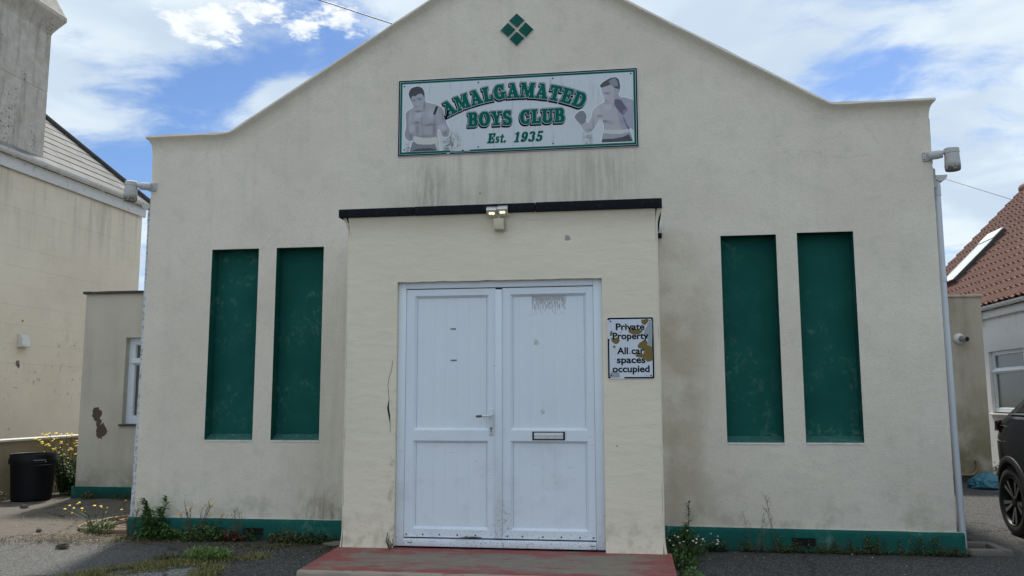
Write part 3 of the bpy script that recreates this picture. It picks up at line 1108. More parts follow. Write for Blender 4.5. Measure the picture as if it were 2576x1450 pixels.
# felt-covered fascia in lengths, flat roof
FX0, FX1, FY = -2.418, .235, PD - .068
FZ0, FZ1 = 2.785, 2.856
cuts = [FX0, -1.772, -.771, FX1]
for i in range(3):
    b = MB()
    dz = (0, .004, .008)[i]
    xa, xb = cuts[i], cuts[i + 1] - (.003 if i < 2 else 0)
    b.cbox(xa, xb, FY - dz * .4, FY + .03, FZ0 - dz * .3, FZ1 + dz * .4, .006)
    b.build('fascia_board', 'felt', hall, smooth=30)
for xa in (FX0, FX1 - .03):
    b = MB()
    b.cbox(xa, xa + .03, FY + .031, FD - .002, FZ0 + .002, FZ1 - .002, .005)
    b.build('fascia_board', 'felt', hall, smooth=30)
b = MB()
b.box(FX0 + .03, FX1 - .03, FY + .031, FD - .002, PT - .004, FZ1 - .012)
b.build('porch_roof', 'felt', hall)
# small white junction box and black strip on the hall wall beside the porch
b = MB()
b.cbox(.205, .268, FD - .05, FD - .001, 2.775, 2.885, .005)
b.build('junction_box', 'gutter_white', hall, smooth=30)
b = MB()
b.cbox(.205, .262, FD - .065, FD - .001, 2.735, 2.772, .004)
b.build('cable_clip', 'felt', hall, smooth=30)

# ------------------------------------------------------------------ the double door
YD = PD + .052


def holed_frame(b, x0, x1, z0, z1, holes, yf, depth, ch):
    """front face with holes and sloping glazing beads into them"""
    b.wall(yf, x0, x1, z0, z1, holes)
    for (a, c, d, e) in holes:
        o = [(a, yf, d), (c, yf, d), (c, yf, e), (a, yf, e)]
        i = [(a + ch, yf + depth, d + ch), (c - ch, yf + depth, d + ch), (c - ch, yf + depth, e - ch), (a + ch, yf + depth, e - ch)]
        m = [(a + .004, yf + .006, d + .004), (c - .004, yf + .006, d + .004), (c - .004, yf + .006, e - .004), (a + .004, yf + .006, e - .004)]
        for k in range(4):
            j = (k + 1) % 4
            b.quad(o[k], o[j], m[j], m[k])
            b.quad(m[k], m[j], i[j], i[k])
    for (p, q) in (((x0, z0), (x1, z0)), ((x1, z0), (x1, z1)), ((x1, z1), (x0, z1)), ((x0, z1), (x0, z0))):
        b.quad((p[0], yf, p[1]), (q[0], yf, q[1]), (q[0], yf + .05, q[1]), (p[0], yf + .05, p[1]))


IX0, IX1, IZ0, IZ1 = -1.857, -.322, .195, 2.190
b = MB()
for (x0, x1, z0, z1) in ((DX0 + .001, IX0, SZ, DT - .001), (IX1, DX1 - .001, SZ, DT - .001)):
    b.cbox(x0, x1, YD - .012, YD + .06, z0, z1, .004)
b.cbox(IX0 + .0005, IX1 - .0005, YD - .010, YD + .06, IZ1, DT - .001, .004)
frame = b.build('door_frame', 'white_upvc', hall, smooth=30)
b = MB()
b.cbox(IX0 + .001, IX1 - .001, YD - .03, YD + .06, SZ + .002, IZ0 - .006, .006)
b.build('threshold', 'white_upvc', hall, smooth=30)
b = MB()
b.box(IX0, IX1, YD + .061, YD + .07, SZ, IZ1)
b.build('dark_backing', 'dark_hole', frame)

plank_mesh = {}


def plank(parent, x0, x1, z0, z1, yf):
    key = (round(x1 - x0, 4), round(z1 - z0, 4))
    if key not in plank_mesh:
        b = MB()
        w, h = key
        c = .0026
        prof_ = [(0, .0019), (c, 0), (w - c, 0), (w, .0019)]
        vs = [(a, d, 0) for a, d in prof_] + [(a, d, h) for a, d in prof_]
        b.add(vs, [(k, k + 1, 5 + k, 4 + k) for k in range(3)])
        me = bpy.data.meshes.new('plank')
        me.from_pydata(b.v, [], b.f)
        me.materials.append(MATS['white_upvc'])
        plank_mesh[key] = me
    o = bpy.data.objects.new('plank', plank_mesh[key])
    COL.objects.link(o)
    o.parent = parent
    q = ORG[parent.name]
    o.location = (x0 - q[0], yf - q[1], z0 - q[2])
    return o


def leaf(x0, x1, pan, name_label):
    b = MB()
    (u0, u1, zc, zt), (v0, v1, zb, zm) = pan
    holed_frame(b, x0, x1, IZ0 + .006, IZ1 - .007, [(u0, u1, zc, zt), (v0, v1, zb, zm)], YD, .026, .019)
    lf = b.build('door_leaf', 'white_upvc', hall)
    lf['label'] = name_label
    for (a, c, d, e) in pan:
        a, c, d, e = a + .019, c - .019, d + .019, e - .019
        w = c - a
        bw = .0955
        first = (w - 5 * bw) / 2
        xs_ = [a, a + first] + [a + first + bw * k for k in range(1, 6)] + [c]
        for k in range(7):
            plank(lf, xs_[k], xs_[k + 1], d, e, YD + .027)
    return lf


l1 = leaf(-1.855, -1.116, [(-1.787, -1.172, 1.040, 2.131), (-1.787, -1.172, .264, .957)], 'white panelled door leaf with lever handle')
l2 = leaf(-1.058, -.324, [(-.994, -.378, 1.040, 2.131), (-.994, -.378, .264, .957)], 'white panelled door leaf with letter plate')
b = MB()
b.cbox(-1.115, -1.059, YD - .018, YD + .03, IZ0 + .008, IZ1 - .018, .005)
b.build('meeting_strip', 'white_upvc', hall, smooth=30)
# lever handle
b = MB()
b.cbox(-1.160, -1.132, YD - .012, YD - .0005, 1.000, 1.205, .005, 0)
b.tube([(-1.146, YD - .01, 1.155), (-1.146, YD - .05, 1.155)], .010, 10, mi=0)
b.tube([(-1.146, YD - .05, 1.155), (-1.165, YD - .055, 1.155), (-1.215, YD - .053, 1.153)], [.011, .010, .0095], 10, mi=0)
b.tube([(-1.215, YD - .053, 1.153), (-1.240, YD - .050, 1.151), (-1.262, YD - .046, 1.150)], [.0097, .010, .009], 10, mi=1)
b.tube([(-1.146, YD - .017, 1.055), (-1.146, YD - .010, 1.055)], .009, 10, mi=1)
b.tube([(-1.146, YD - .017, 1.036), (-1.146, YD - .010, 1.036)], .0055, 8, mi=1)
b.build('door_handle', ['handle_white', 'handle_dark'], l1, smooth=40)
# letter plate
b = MB()
b.cbox(-.818, -.558, YD - .009, YD - .0005, .965, 1.031, .003, 0)
b.cbox(-.803, -.573, YD - .016, YD - .0095, .974, 1.022, .003, 1)
b.box(-.800, -.576, YD - .0175, YD - .0162, .9965, .9985, 0)
b.build('letter_plate', ['trim_black', 'handle_white'], l2, smooth=30)
# screws along the bottom rails, splinter of wood under the leaf
b = MB()
for x in (-1.835, -1.70, -1.565, -1.42, -1.275):
    b.lathe([(.0065, 0), (.0065, .003)], (x, YD - .0005, .222 + .003 * nz(x, 0, 0, 20)), (0, -1, 0), 8)
b.build('screw_row', 'screw', l1)['kind'] = 'stuff'
b = MB()
for x in (-1.02, -.90, -.74, -.595, -.45, -.345):
    b.lathe([(.0065, 0), (.0065, .003)], (x, YD - .0005, .220 + .003 * nz(x, 0, 0, 20)), (0, -1, 0), 8)
b.build('screw_row', 'screw', l2)['kind'] = 'stuff'
b = MB()
for x in (-1.80, -.35):
    b.cbox(x - .018, x + .018, YD - .0335, YD - .0305, .160, .165, .001)
b.build('drain_slots', 'dark_hole', frame)['kind'] = 'stuff'
b = MB()
b.tube([(-1.43, YD - .045, .200), (-1.37, YD - .04, .206), (-1.29, YD - .035, .212), (-1.22, YD - .02, .208)], [.004, .007, .006, .003], 6)
b.tube([(-1.37, YD - .04, .204), (-1.33, YD - .04, .223)], .003, 5)
o = b.build('wood_splinter', 'handle_dark', org=(-1.33, YD, .2))
tag(o, 'dark splinter of wood stuck under the left door leaf', 'splinter')
# old adhesive marks on the left leaf
b = MB()
for (x, z, w) in ((-1.468, 1.858, .046), (-1.462, 1.602, .050)):
    for k in range(7):
        xa = x + w * (k / 7 - .5)
        b.box(xa, xa + w / 8.5, YD + .0225, YD + .0262, z - .004 - .003 * random.random(), z + .004)
b.build('adhesive_mark', 'handle_dark', l1)['kind'] = 'stuff'

# ------------------------------------------------------------------ doorstep
b = MB()
n = 60
x0, x1, yb, yf = -2.385, .245, PD + .05, 5.775
vs = []
rowsp = [(yb, SZ - .012), (yf + .02, SZ), (yf + .004, SZ - .006), (yf - .002, SZ - .022), (yf + .006, SZ - .06), (yf + .004, -.02)]
for i in range(n + 1):
    x = x0 + (x1 - x0) * i / n
    for k, (yy, zz) in enumerate(rowsp):
        j = .006 * nz(x, k * 3, 2, 5) + .004 * nz(x, k, 7, 17)
        xk = x + (.075 * (1 - i / n) if k > 0 else 0)
        vs.append((xk, yy + (j if k > 0 else 0), zz + (j * .6 if 0 < k < 4 else 0)))
m = len(rowsp)
b.add(vs, [(i * m + k, (i + 1) * m + k, (i + 1) * m + k + 1, i * m + k + 1) for i in range(n) for k in range(m - 1)])
for i, x in ((0, x0), (n, x1)):
    q = [vs[i * m + k] for k in range(m)] + [(x, yb, -.02)]
    b.add(q, [tuple(range(len(q)))])
tag(b.build('doorstep', 'red_step_paint', org=(XC, 6.3, 0), smooth=50), 'low red painted concrete doorstep, worn bare in the middle', 'doorstep')

# ------------------------------------------------------------------ extensions of the hall
EY = 10.74
b = MB()
ew = (-6.80, -5.70, .965, 2.12)
b.wall(EY, -7.42, XL + .04, 0, 2.72, [ew])
b.quad((-7.42, EY, 0), (-7.42, EY, 2.72), (-7.42, 14.5, 2.72), (-7.42, 14.5, 0))
b.quad((-7.42, 14.5, 0), (-7.42, 14.5, 2.72), (XL + .04, 14.5, 2.72), (XL + .04, 14.5, 0))
x0, x1, z0, z1 = ew
for a, c in (((x0, z0), (x0, z1)), ((x0, z1), (x1, z1)), ((x1, z1), (x1, z0)), ((x1, z0), (x0, z0))):
    b.quad((a[0], EY, a[1]), (c[0], EY, c[1]), (c[0], EY + .14, c[1]), (a[0], EY + .14, a[1]))
ext = b.build('extension_wall', 'left_extension_render', hall)
b = MB()
nn = 24
for i in range(nn):
    xa, xb = -7.455 + 2.7 * i / nn, -7.455 + 2.7 * (i + 1) / nn
    j = .006 * nz(xa, 0, 0, 5)
    b.box(xa, xb, EY - .035 + j, EY + .2, 2.7205, 2.752 + j + .012 * i / nn)
b.box(-7.455, -7.2, EY + .2, 14.5, 2.7205, 2.75)
b.build('extension_coping', 'dark_coping', ext)
b = MB()
b.box(-7.2, XL + .04, EY + .2, 14.5, 2.66, 2.70)
b.build('extension_roof', 'felt', ext)
b = MB()
b.cbox(-7.455, XL + .04, EY - .035, EY - .0005, -.02, .145, .008)
b.build('extension_plinth', 'green_paint', ext, smooth=30)
b = MB()
b.cbox(-6.83, -5.67, EY - .035, EY + .10, .94, .966, .004)
b.build('slate_sill', 'dark_coping', ext, smooth=30)
b = MB()
fy = EY + .085
holed_frame(b, x0 + .002, x1 - .002, z0 + .002, z1 - .002, [(x0 + .09, x0 + .52, z0 + .10, z1 - .36), (x0 + .09, x0 + .52, z1 - .28, z1 - .09), (x0 + .6, x1 - .09, z0 + .10, z1 - .09)], fy, .03, .012)
b.cbox(x0 + .05, x0 + .56, fy - .03, fy - .0005, z1 - .345, z1 - .295, .006)
wf = b.build('window', 'white_upvc', hall)
for (a, c, d, e) in ((x0 + .09, x0 + .52, z0 + .10, z1 - .36), (x0 + .09, x0 + .52, z1 - .28, z1 - .09), (x0 + .6, x1 - .09, z0 + .10, z1 - .09)):
    b = MB()
    b.box(a + .008, c - .008, fy + .031, fy + .037, d + .008, e - .008)
    b.build('pane', 'window_glass', wf)

RY = 14.4
b = MB()
b.wall(RY, XR - .04, 5.425, 0, 2.87)
b.quad((5.425, RY, 0), (5.425, 18, 0), (5.425, 18, 2.87), (5.425, RY, 2.87))
b.quad((XR - .04, RY, 2.87), (5.425, RY, 2.87), (5.425, 18, 2.87), (XR - .04, 18, 2.87))
ext2 = b.build('extension_wall', 'right_extension_render', hall)
b = MB()
b.cbox(XR - .04, 5.455, RY - .03, RY + .25, 2.8705, 2.905, .008)
b.build('extension_coping', 'right_extension_render', ext2, smooth=30)
b = MB()
b.cbox(XR - .04, 5.45, RY - .03, RY - .0005, -.02, .10, .01)
b.build('extension_plinth', 'dark_coping', ext2, smooth=30)
b = MB()
b.tube([(4.0, RY - .05, .10), (4.9, RY - .05, .105), (5.08, RY - .05, .11), (5.15, RY - .05, .14), (5.185, RY - .05, .19), (5.19, RY - .05, .30)], .017, 8)
b.tube([(5.19, RY - .05, .30), (5.19, RY - .001, .31)], .022, 8)
b.build('waste_pipe', 'pipe_copper', hall, smooth=40)

# ------------------------------------------------------------------ neighbouring house on the left
HX = -10.20
house = thing('rendered_house', 'tall cream rendered house with slate roof and broad chimney', 'house', (HX - 3.5, 11.3, 0))
b = MB()
b.box(-17.8, HX - .022, 3.6, 16.42, 0, 5.28)
b.build('wall_core', 'house_render', house)
cz = [0.0, .30, .60]
while cz[-1] < 4.9:
    cz.append(cz[-1] + .3225)
cz[-1] = 5.085
for i in range(len(cz) - 1):
    b = MB()
    off = .0008 * math.sin(i * 2.3)
    b.box(HX - .0215, HX + off, 3.6, 16.44, cz[i] + .0006, cz[i + 1] - .0006)
    b.build('wall_course', 'house_render', house)
b = MB()
b.cbox(HX + .004, HX + .055, 3.6, 16.49, 5.087, 5.293, .006)
b.build('fascia', 'gutter_white', house, smooth=30)
gt = gutter(HX + .125, 5.352, 3.6, 16.56, .071, 'gutter', house, 'gutter_white', 1)
for yy in (12.5, 13.7, 14.9, 16.0):
    b = MB()
    pts = [(HX + .125 + .076 * math.cos(a), yy, 5.352 + .076 * math.sin(a)) for a in [math.pi + math.pi * k / 8 for k in range(9)]]
    b.tube(pts, .010, 6)
    b.build('gutter_bracket', 'gutter_white', gt, smooth=40)
# roof: slope towards the hall, hip at the far end
EX, EYY, EZ = -10.08, 16.58, 5.36
b = MB()
b.add([(EX - .02, 3.4, EZ - .02), (EX - .02, EYY - .02, EZ - .02), (EX - 3.85, EYY - 3.85, EZ + 3.8), (EX - 3.85, 6, EZ + 3.8), (EX - 7.7, EYY, EZ - .02), (EX - 7.7, 3.4, EZ - .02)],
      [(0, 1, 2, 3), (1, 4, 2), (3, 2, 4, 5), (0, 3, 5)])
rf = b.build('roof', 'dark_coping', house)
b = MB()
gauge = .172
for r_ in range(22):
    t0, t1 = r_ * gauge - .02, (r_ + 1) * gauge + .05
    ye = EYY - max(t0, 0)
    q = 7.0 + (.19 if r_ % 2 else 0)
    while q < ye:
        q2 = q + .37
        j = random.uniform(-.005, .005)
        a1, b1_ = q + .002, min(q2, EYY - t0) - .002
        b2_ = min(q2 - .002, EYY - t1)
        a2 = min(a1, b2_)
        if b1_ > a1:
            u0, u1 = .020 + j * .4, .006
            vs = []
            for (yy, tt, hh) in ((a1, t0 + j, u0), (b1_, t0 + j, u0), (b2_, t1, u1), (a2, t1, u1)):
                vs.append((EX - tt + hh * .707, yy, EZ + tt + hh * .707))
            vs += [(vs[0][0] - .010, vs[0][1], vs[0][2] - .012), (vs[1][0] - .010, vs[1][1], vs[1][2] - .012)]
            b.add(vs, [(0, 1, 2, 3), (0, 4, 5, 1)])
        q = q2
sl = b.build('slates', 'slate', rf, fix=False)
sl['kind'] = 'stuff'
for k in range(9):
    b = MB()
    t0, t1 = k * .43 - .03, (k + 1) * .43
    b.tube([(EX - t0 + .02, EYY - t0 + .02, EZ + t0 + .03), (EX - t1 + .02, EYY - t1 + .02, EZ + t1 + .045)], [.058, .048], 10)
    b.build('hip_tile', 'dark_coping', rf, smooth=50)
# chimney stack
b = MB()


def rect_loft(b, x0, x1, y0, y1, prof_):
    vs = []
    for (o_, z) in prof_:
        vs += [(x0 - o_, y0 - o_, z), (x1 + o_, y0 - o_, z), (x1 + o_, y1 + o_, z), (x0 - o_, y1 + o_, z)]
    n = len(prof_)
    b.add(vs, [(i * 4 + k, i * 4 + (k + 1) % 4, (i + 1) * 4 + (k + 1) % 4, (i + 1) * 4 + k) for i in range(n - 1) for k in range(4)] + [(3, 2, 1, 0), tuple((n - 1) * 4 + k for k in range(4))])


rect_loft(b, -11.4, HX - .005, 10.7, 13.325, [(0, 5.29), (0, 6.666), (-.007, 6.671), (-.007, 6.681), (0, 6.686), (0, 7.73)])
chim = b.build('chimney', 'chimney_render', house)
b = MB()
rect_loft(b, -11.4, HX - .005, 10.7, 13.325, [(.0, 7.7305), (.014, 7.78), (.07, 7.885), (.148, 8.015), (.166, 8.05), (.166, 8.12), (.142, 8.16), (.024, 8.44), (-.1, 8.50)])
b.build('chimney_cap', 'chimney_render', chim)
# vent cowl on the wall
b = MB()
vy, vz, vs_ = 13.12, 2.275, 1.19
b.add([(HX + .004 + x * vs_, vy + y * vs_, vz + z * vs_) for x, y, z in ((0, -.09, -.09), (0, .09, -.09), (0, .09, .09), (0, -.09, .09), (.09, -.085, -.085), (.09, .085, -.085), (.03, .08, .085), (.03, -.08, .085))],
      [(4, 5, 6, 7), (0, 4, 7, 3), (1, 2, 6, 5), (3, 7, 6, 2)])
b.build('vent_cowl', 'coping_white', house)
b = MB()
for (yy, zz, ry, rz) in ((13.05, 1.895, .042, .06), (13.1, 2.607, .021, .021), (13.08, 1.85, .026, .042)):
    pl_ = [(yy + ry * math.cos(a) * (1 + .2 * math.sin(a * 3)), zz + rz * math.sin(a) * (1 + .2 * math.cos(a * 2))) for a in [2 * math.pi * k / 12 for k in range(12)]]
    b.add([(HX + .0042, p, q) for p, q in pl_], [tuple(range(12))])
b.build('spalled_patch', 'concrete', house)['kind'] = 'stuff'

# low boundary wall
b = MB()
b.box(-8.45, -8.25, 3.0, 14.3, -.02, .735)
gw = b.build('boundary_wall', 'old_wall_render', org=(-8.35, 8.6, 0))
tag(gw, 'low brown boundary wall with white coping behind the bin', 'wall')
b = MB()
yy = 3.0
while yy < 14.3:
    b.cbox(-8.475, -8.222, yy, yy + .895, .7355, .768 + .003 * nz(yy, 0, 0, 3), .005)
    yy += .9
c_ = b.build('wall_coping', 'coping_white', gw, smooth=30)

# ------------------------------------------------------------------ neighbouring bungalow on the right
BX = 6.60
bung = thing('bungalow', 'white bungalow with steep red tiled roof and roof window', 'house', (BX + 3, 16, 0))


def facing_left(mb, xo, yo):
    """turn a mesh modelled facing -Y so that it faces -X"""
    mb.v = [(xo + y, yo - x, z) for x, y, z in mb.v]
    return mb


YE = 23.3
wy0, wy1, wz0, wz1 = 17.33, 15.85, .995, 2.142
hole = (YE - wy0, YE - wy1, wz0, wz1)
b = MB()
b.wall(0, 0, YE - 8.5, 0, 2.80, [hole])
for a, c in (((hole[0], wz0), (hole[0], wz1)), ((hole[0], wz1), (hole[1], wz1)), ((hole[1], wz1), (hole[1], wz0)), ((hole[1], wz0), (hole[0], wz0))):
    b.quad((a[0], 0, a[1]), (c[0], 0, c[1]), (c[0], .13, c[1]), (a[0], .13, a[1]))
facing_left(b, BX, YE)
b.quad((BX, YE, 0), (BX, YE, 2.8), (13.6, YE, 2.8), (13.6, YE, 0))
b.quad((BX, 8.5, 0), (13.6, 8.5, 0), (13.6, 8.5, 2.8), (BX, 8.5, 2.8))
b.quad((13.6, 8.5, 0), (13.6, YE, 0), (13.6, YE, 2.8), (13.6, 8.5, 2.8))
for yy in (8.5, YE):
    b.add([(BX, yy, 2.8), (13.6, yy, 2.8), (10.1, yy, 6.4)], [(0, 1, 2)])
b.build('wall', 'house_white', bung)
b = MB()
fw_ = hole
holed_frame(b, fw_[0] + .002, fw_[1] - .002, wz0 + .03, wz1 - .002, [(fw_[0] + .10, fw_[1] - .10, wz0 + .10, wz0 + .74), (fw_[0] + .10, fw_[1] - .10, wz0 + .83, wz1 - .07)], .05, .03, .012)
b.cbox(fw_[0] + .06, fw_[1] - .06, .018, .0495, wz0 + .765, wz0 + .80, .004)
facing_left(b, BX, YE)
bw = b.build('window', 'white_upvc', bung)
for (a, c, d, e) in ((fw_[0] + .10, fw_[1] - .10, wz0 + .10, wz0 + .74), (fw_[0] + .10, fw_[1] - .10, wz0 + .83, wz1 - .07)):
    b = MB()
    b.box(a + .008, c - .008, .081, .087, d + .008, e - .008)
    facing_left(b, BX, YE)
    b.build('pane', 'window_glass', bw)
b = MB()
b.cbox(fw_[0] - .06, fw_[1] + .06, -.05, .10, wz0 - .03, wz0 + .004, .005)
facing_left(b, BX, YE)
b.build('sill', 'coping_white', bw, smooth=30)
b = MB()
b.cbox(BX - .06, BX - .002, 8.4, YE + .1, 2.76, 2.90, .006)
b.build('fascia', 'gutter_white', bung, smooth=30)
g2 = gutter(BX - .125, 2.965, 8.4, YE + .12, .062, 'gutter', bung, 'gutter_white', -1)
for yy in (16.0, 16.75, 17.4, 15.3):
    b = MB()
    pts = [(BX - .125 + .066 * math.cos(a), yy, 2.965 + .066 * math.sin(a)) for a in [math.pi + math.pi * k / 8 for k in range(9)]]
    b.tube(pts, .012, 6)
    b.build('gutter_bracket', 'gutter_white', g2, smooth=40)
b = MB()
b.cbox(BX - .10, BX - .055, 17.46, 17.52, 2.64, 2.90, .005)
b.tube([(BX - .075, 17.40, 2.86), (BX - .075, 17.36, 2.80)], .05, 10)
b.build('soffit_light', 'gutter_white', bung, smooth=30)
# roof
TX, TZ, TN = 6.45, 2.98, 17
tg = .2135
b = MB()
b.add([(TX + .05, 8.2, TZ), (TX + .05, YE + .1, TZ), (10.1, YE + .1, TZ + 3.65), (10.1, 8.2, TZ + 3.65), (13.75, YE + .1, TZ), (13.75, 8.2, TZ)], [(0, 3, 2, 1), (3, 5, 4, 2)])
r2 = b.build('roof', 'dark_coping', bung)
b = MB()
rw = .225
nr = int((YE + .15 - 8.3) / rw)
for c in range(TN):
    t0, t1 = c * tg - .01, (c + 1) * tg + .035
    for k in range(nr):
        y1_ = YE + .15 - k * rw
        j = random.uniform(-.008, .008)
        vs = []
        for (tt, lift) in ((t0 + j, .052), (t1, .018)):
            for q in range(7):
                w = q / 6
                yy = y1_ - w * rw
                hgt = .048 * math.sin(math.pi * min(1, w / .52)) if w < .52 else -.006 * math.sin(math.pi * (w - .52) / .48)
                h_ = lift + hgt
                vs.append((TX + tt - h_ * .707, yy, TZ + tt + h_ * .707))
        vs += [(v_[0] + .03, v_[1], v_[2] - .03) for v_ in vs[:7]]
        b.add(vs, [(q, q + 1, q + 8, q + 7) for q in range(6)] + [(q + 1, q, q + 14, q + 15) for q in range(6)])
tl = b.build('roll_tiles', 'clay_tile', r2, smooth=45, fix=False)
tl['kind'] = 'stuff'
b = MB()
for k in range(36):
    y0_ = YE + .18 - k * .42
    b.tube([(10.1, y0_, TZ + 3.68), (10.1, y0_ - .44, TZ + 3.68)], [.145, .13], 12)
b.build('ridge_tiles', 'clay_tile', r2, smooth=50)['kind'] = 'stuff'
# roof window: frame and pane lying in the slope, white trim at the head
def onroof(t, y, h):
    return (TX + t - h * .707, y, TZ + t + h * .707)


b = MB()
y0_, y1_, ta, tb = 20.50, 21.36, .86, 2.0
for (ya, yb_, tc, td) in ((y0_, y0_ + .04, ta, tb), (y1_ - .04, y1_, ta, tb), (y0_ + .04, y1_ - .04, ta, ta + .06), (y0_ + .04, y1_ - .04, tb - .2, tb)):
    vs = [onroof(t, y, h) for h in (.04, .17) for (t, y) in ((tc, ya), (tc, yb_), (td, yb_), (td, ya))]
    b.add(vs, [(0, 3, 2, 1), (4, 5, 6, 7), (0, 1, 5, 4), (1, 2, 6, 5), (2, 3, 7, 6), (3, 0, 4, 7)])
rwf = b.build('roof_window', 'dark_coping', bung)
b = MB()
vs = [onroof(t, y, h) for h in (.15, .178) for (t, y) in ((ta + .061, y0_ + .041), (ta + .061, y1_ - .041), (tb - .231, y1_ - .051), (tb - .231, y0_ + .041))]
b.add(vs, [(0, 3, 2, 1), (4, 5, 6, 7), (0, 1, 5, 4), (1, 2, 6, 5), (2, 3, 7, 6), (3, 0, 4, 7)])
b.build('pane', 'roof_glass_sheen', rwf)
b = MB()
for (tc, td, hh) in ((tb - .23, tb + .0, .20), (ta - .02, ta + .05, .19)):
    vs = [onroof(t, y, h) for h in (hh - .02, hh) for (t, y) in ((tc, y0_ + .0), (tc, y1_ - .0), (td, y1_ - .0), (td, y0_ + .0))]
    b.add(vs, [(0, 3, 2, 1), (4, 5, 6, 7), (0, 1, 5, 4), (1, 2, 6, 5), (2, 3, 7, 6), (3, 0, 4, 7)])
vs = [onroof(t, y, h) for h in (.172, .185) for (t, y) in ((ta + .05, y1_ - .05), (ta + .05, y1_), (tb - .23, y1_), (tb - .23, y1_ - .05))]
b.add(vs, [(0, 3, 2, 1), (4, 5, 6, 7), (0, 1, 5, 4), (1, 2, 6, 5), (2, 3, 7, 6), (3, 0, 4, 7)])
b.build('frame_trim', 'gutter_white', rwf)

# ------------------------------------------------------------------ overhead cables
b = MB()
pts = [(-26, 14, 16.6), (-12, 14, 10.98), (-5.51, 14, 8.41), (-4.02, 14, 7.82), (-1.075, 14, 6.66)]
b.tube(pts, .010, 6)
b.tube([(-1.075, 14, 6.70), (-1.075, 14, 5.3)], .03, 8)
tag(b.build('overhead_cable', 'cable_black', org=(-1.075, 14, 5.3), smooth=60), 'dark overhead cable running up left from behind the gable', 'cable')

# ------------------------------------------------------------------ name board
SX, SZC = -1.075, 3.984
board = thing('name_board', 'long white name board with green arched lettering and two boxers', 'sign', (SX, FD, SZC))


def sp(u, v, d):
    return (SX + u, FD - .004 - d, SZC + v)


def rect(b, u0, u1, v0, v1, d, mi=0):
    b.quad(sp(u0, v0, d), sp(u1, v0, d), sp(u1, v1, d), sp(u0, v1, d), mi)


b = MB()
b.box(SX - 1.149, SX + 1.149, FD - .0155, FD - .001, SZC - .379, SZC + .379)
b.build('panel', 'sign_edge_white', board)


def ring(b, a, c, w, d, th=.0012):
    """rectangular band from half size (a, c) inwards by w"""
    for (u0, u1, v0, v1) in ((-a, a, c - w, c), (-a, a, -c, -c + w), (-a, -a + w, -c + w, c - w), (a - w, a, -c + w, c - w)):
        b.box(SX + u0, SX + u1, FD - .0155 - d - th, FD - .0155 - d, SZC + v0, SZC + v1)


b = MB()
ring(b, 1.146, .376, .0115, .0002)
b.build('black_border', 'sign_black', board)
b = MB()
ring(b, 1.130, .360, .0195, .0002)
# torn lower edge of the green border
b.build('green_border', 'sign_green', board)
b = MB()
b.box(SX - 1.1105, SX + 1.1105, FD - .0162, FD - .0157, SZC - .3405, SZC + .3405)
b.build('print_ground', 'sign_white', board)
b = MB()
for (u0, u1) in ((-.63, -.60), (-.61, -.52), (-.50, -.44)):
    n = 6
    top = [(u0 + (u1 - u0) * k / n, -.341 + .012 * abs(nz(u0 + k, 0, 0, 1.7))) for k in range(n + 1)]
    b.prism([(u0, -.352), (u1, -.352)] + top[::-1], lambda a, c, d: sp(a, c, d), .0130, .0134)
b.box(SX - .665, SX - .638, FD - .0176, FD - .0170, SZC - .374, SZC - .362)
b.build('torn_edge', 'sign_edge_white', board)['kind'] = 'stuff'
b = MB()
for (u, v) in ((-.361, .318), (.356, .319), (-.36, -.319), (.353, -.317), (-1.091, .318), (-1.085, -.316), (1.09, .324)):
    b.lathe([(.0075, 0), (.0075, .003)], sp(u, v, .0120), (0, -1, 0), 8)
b.build('fixing_screws', 'screw', board)['kind'] = 'stuff'

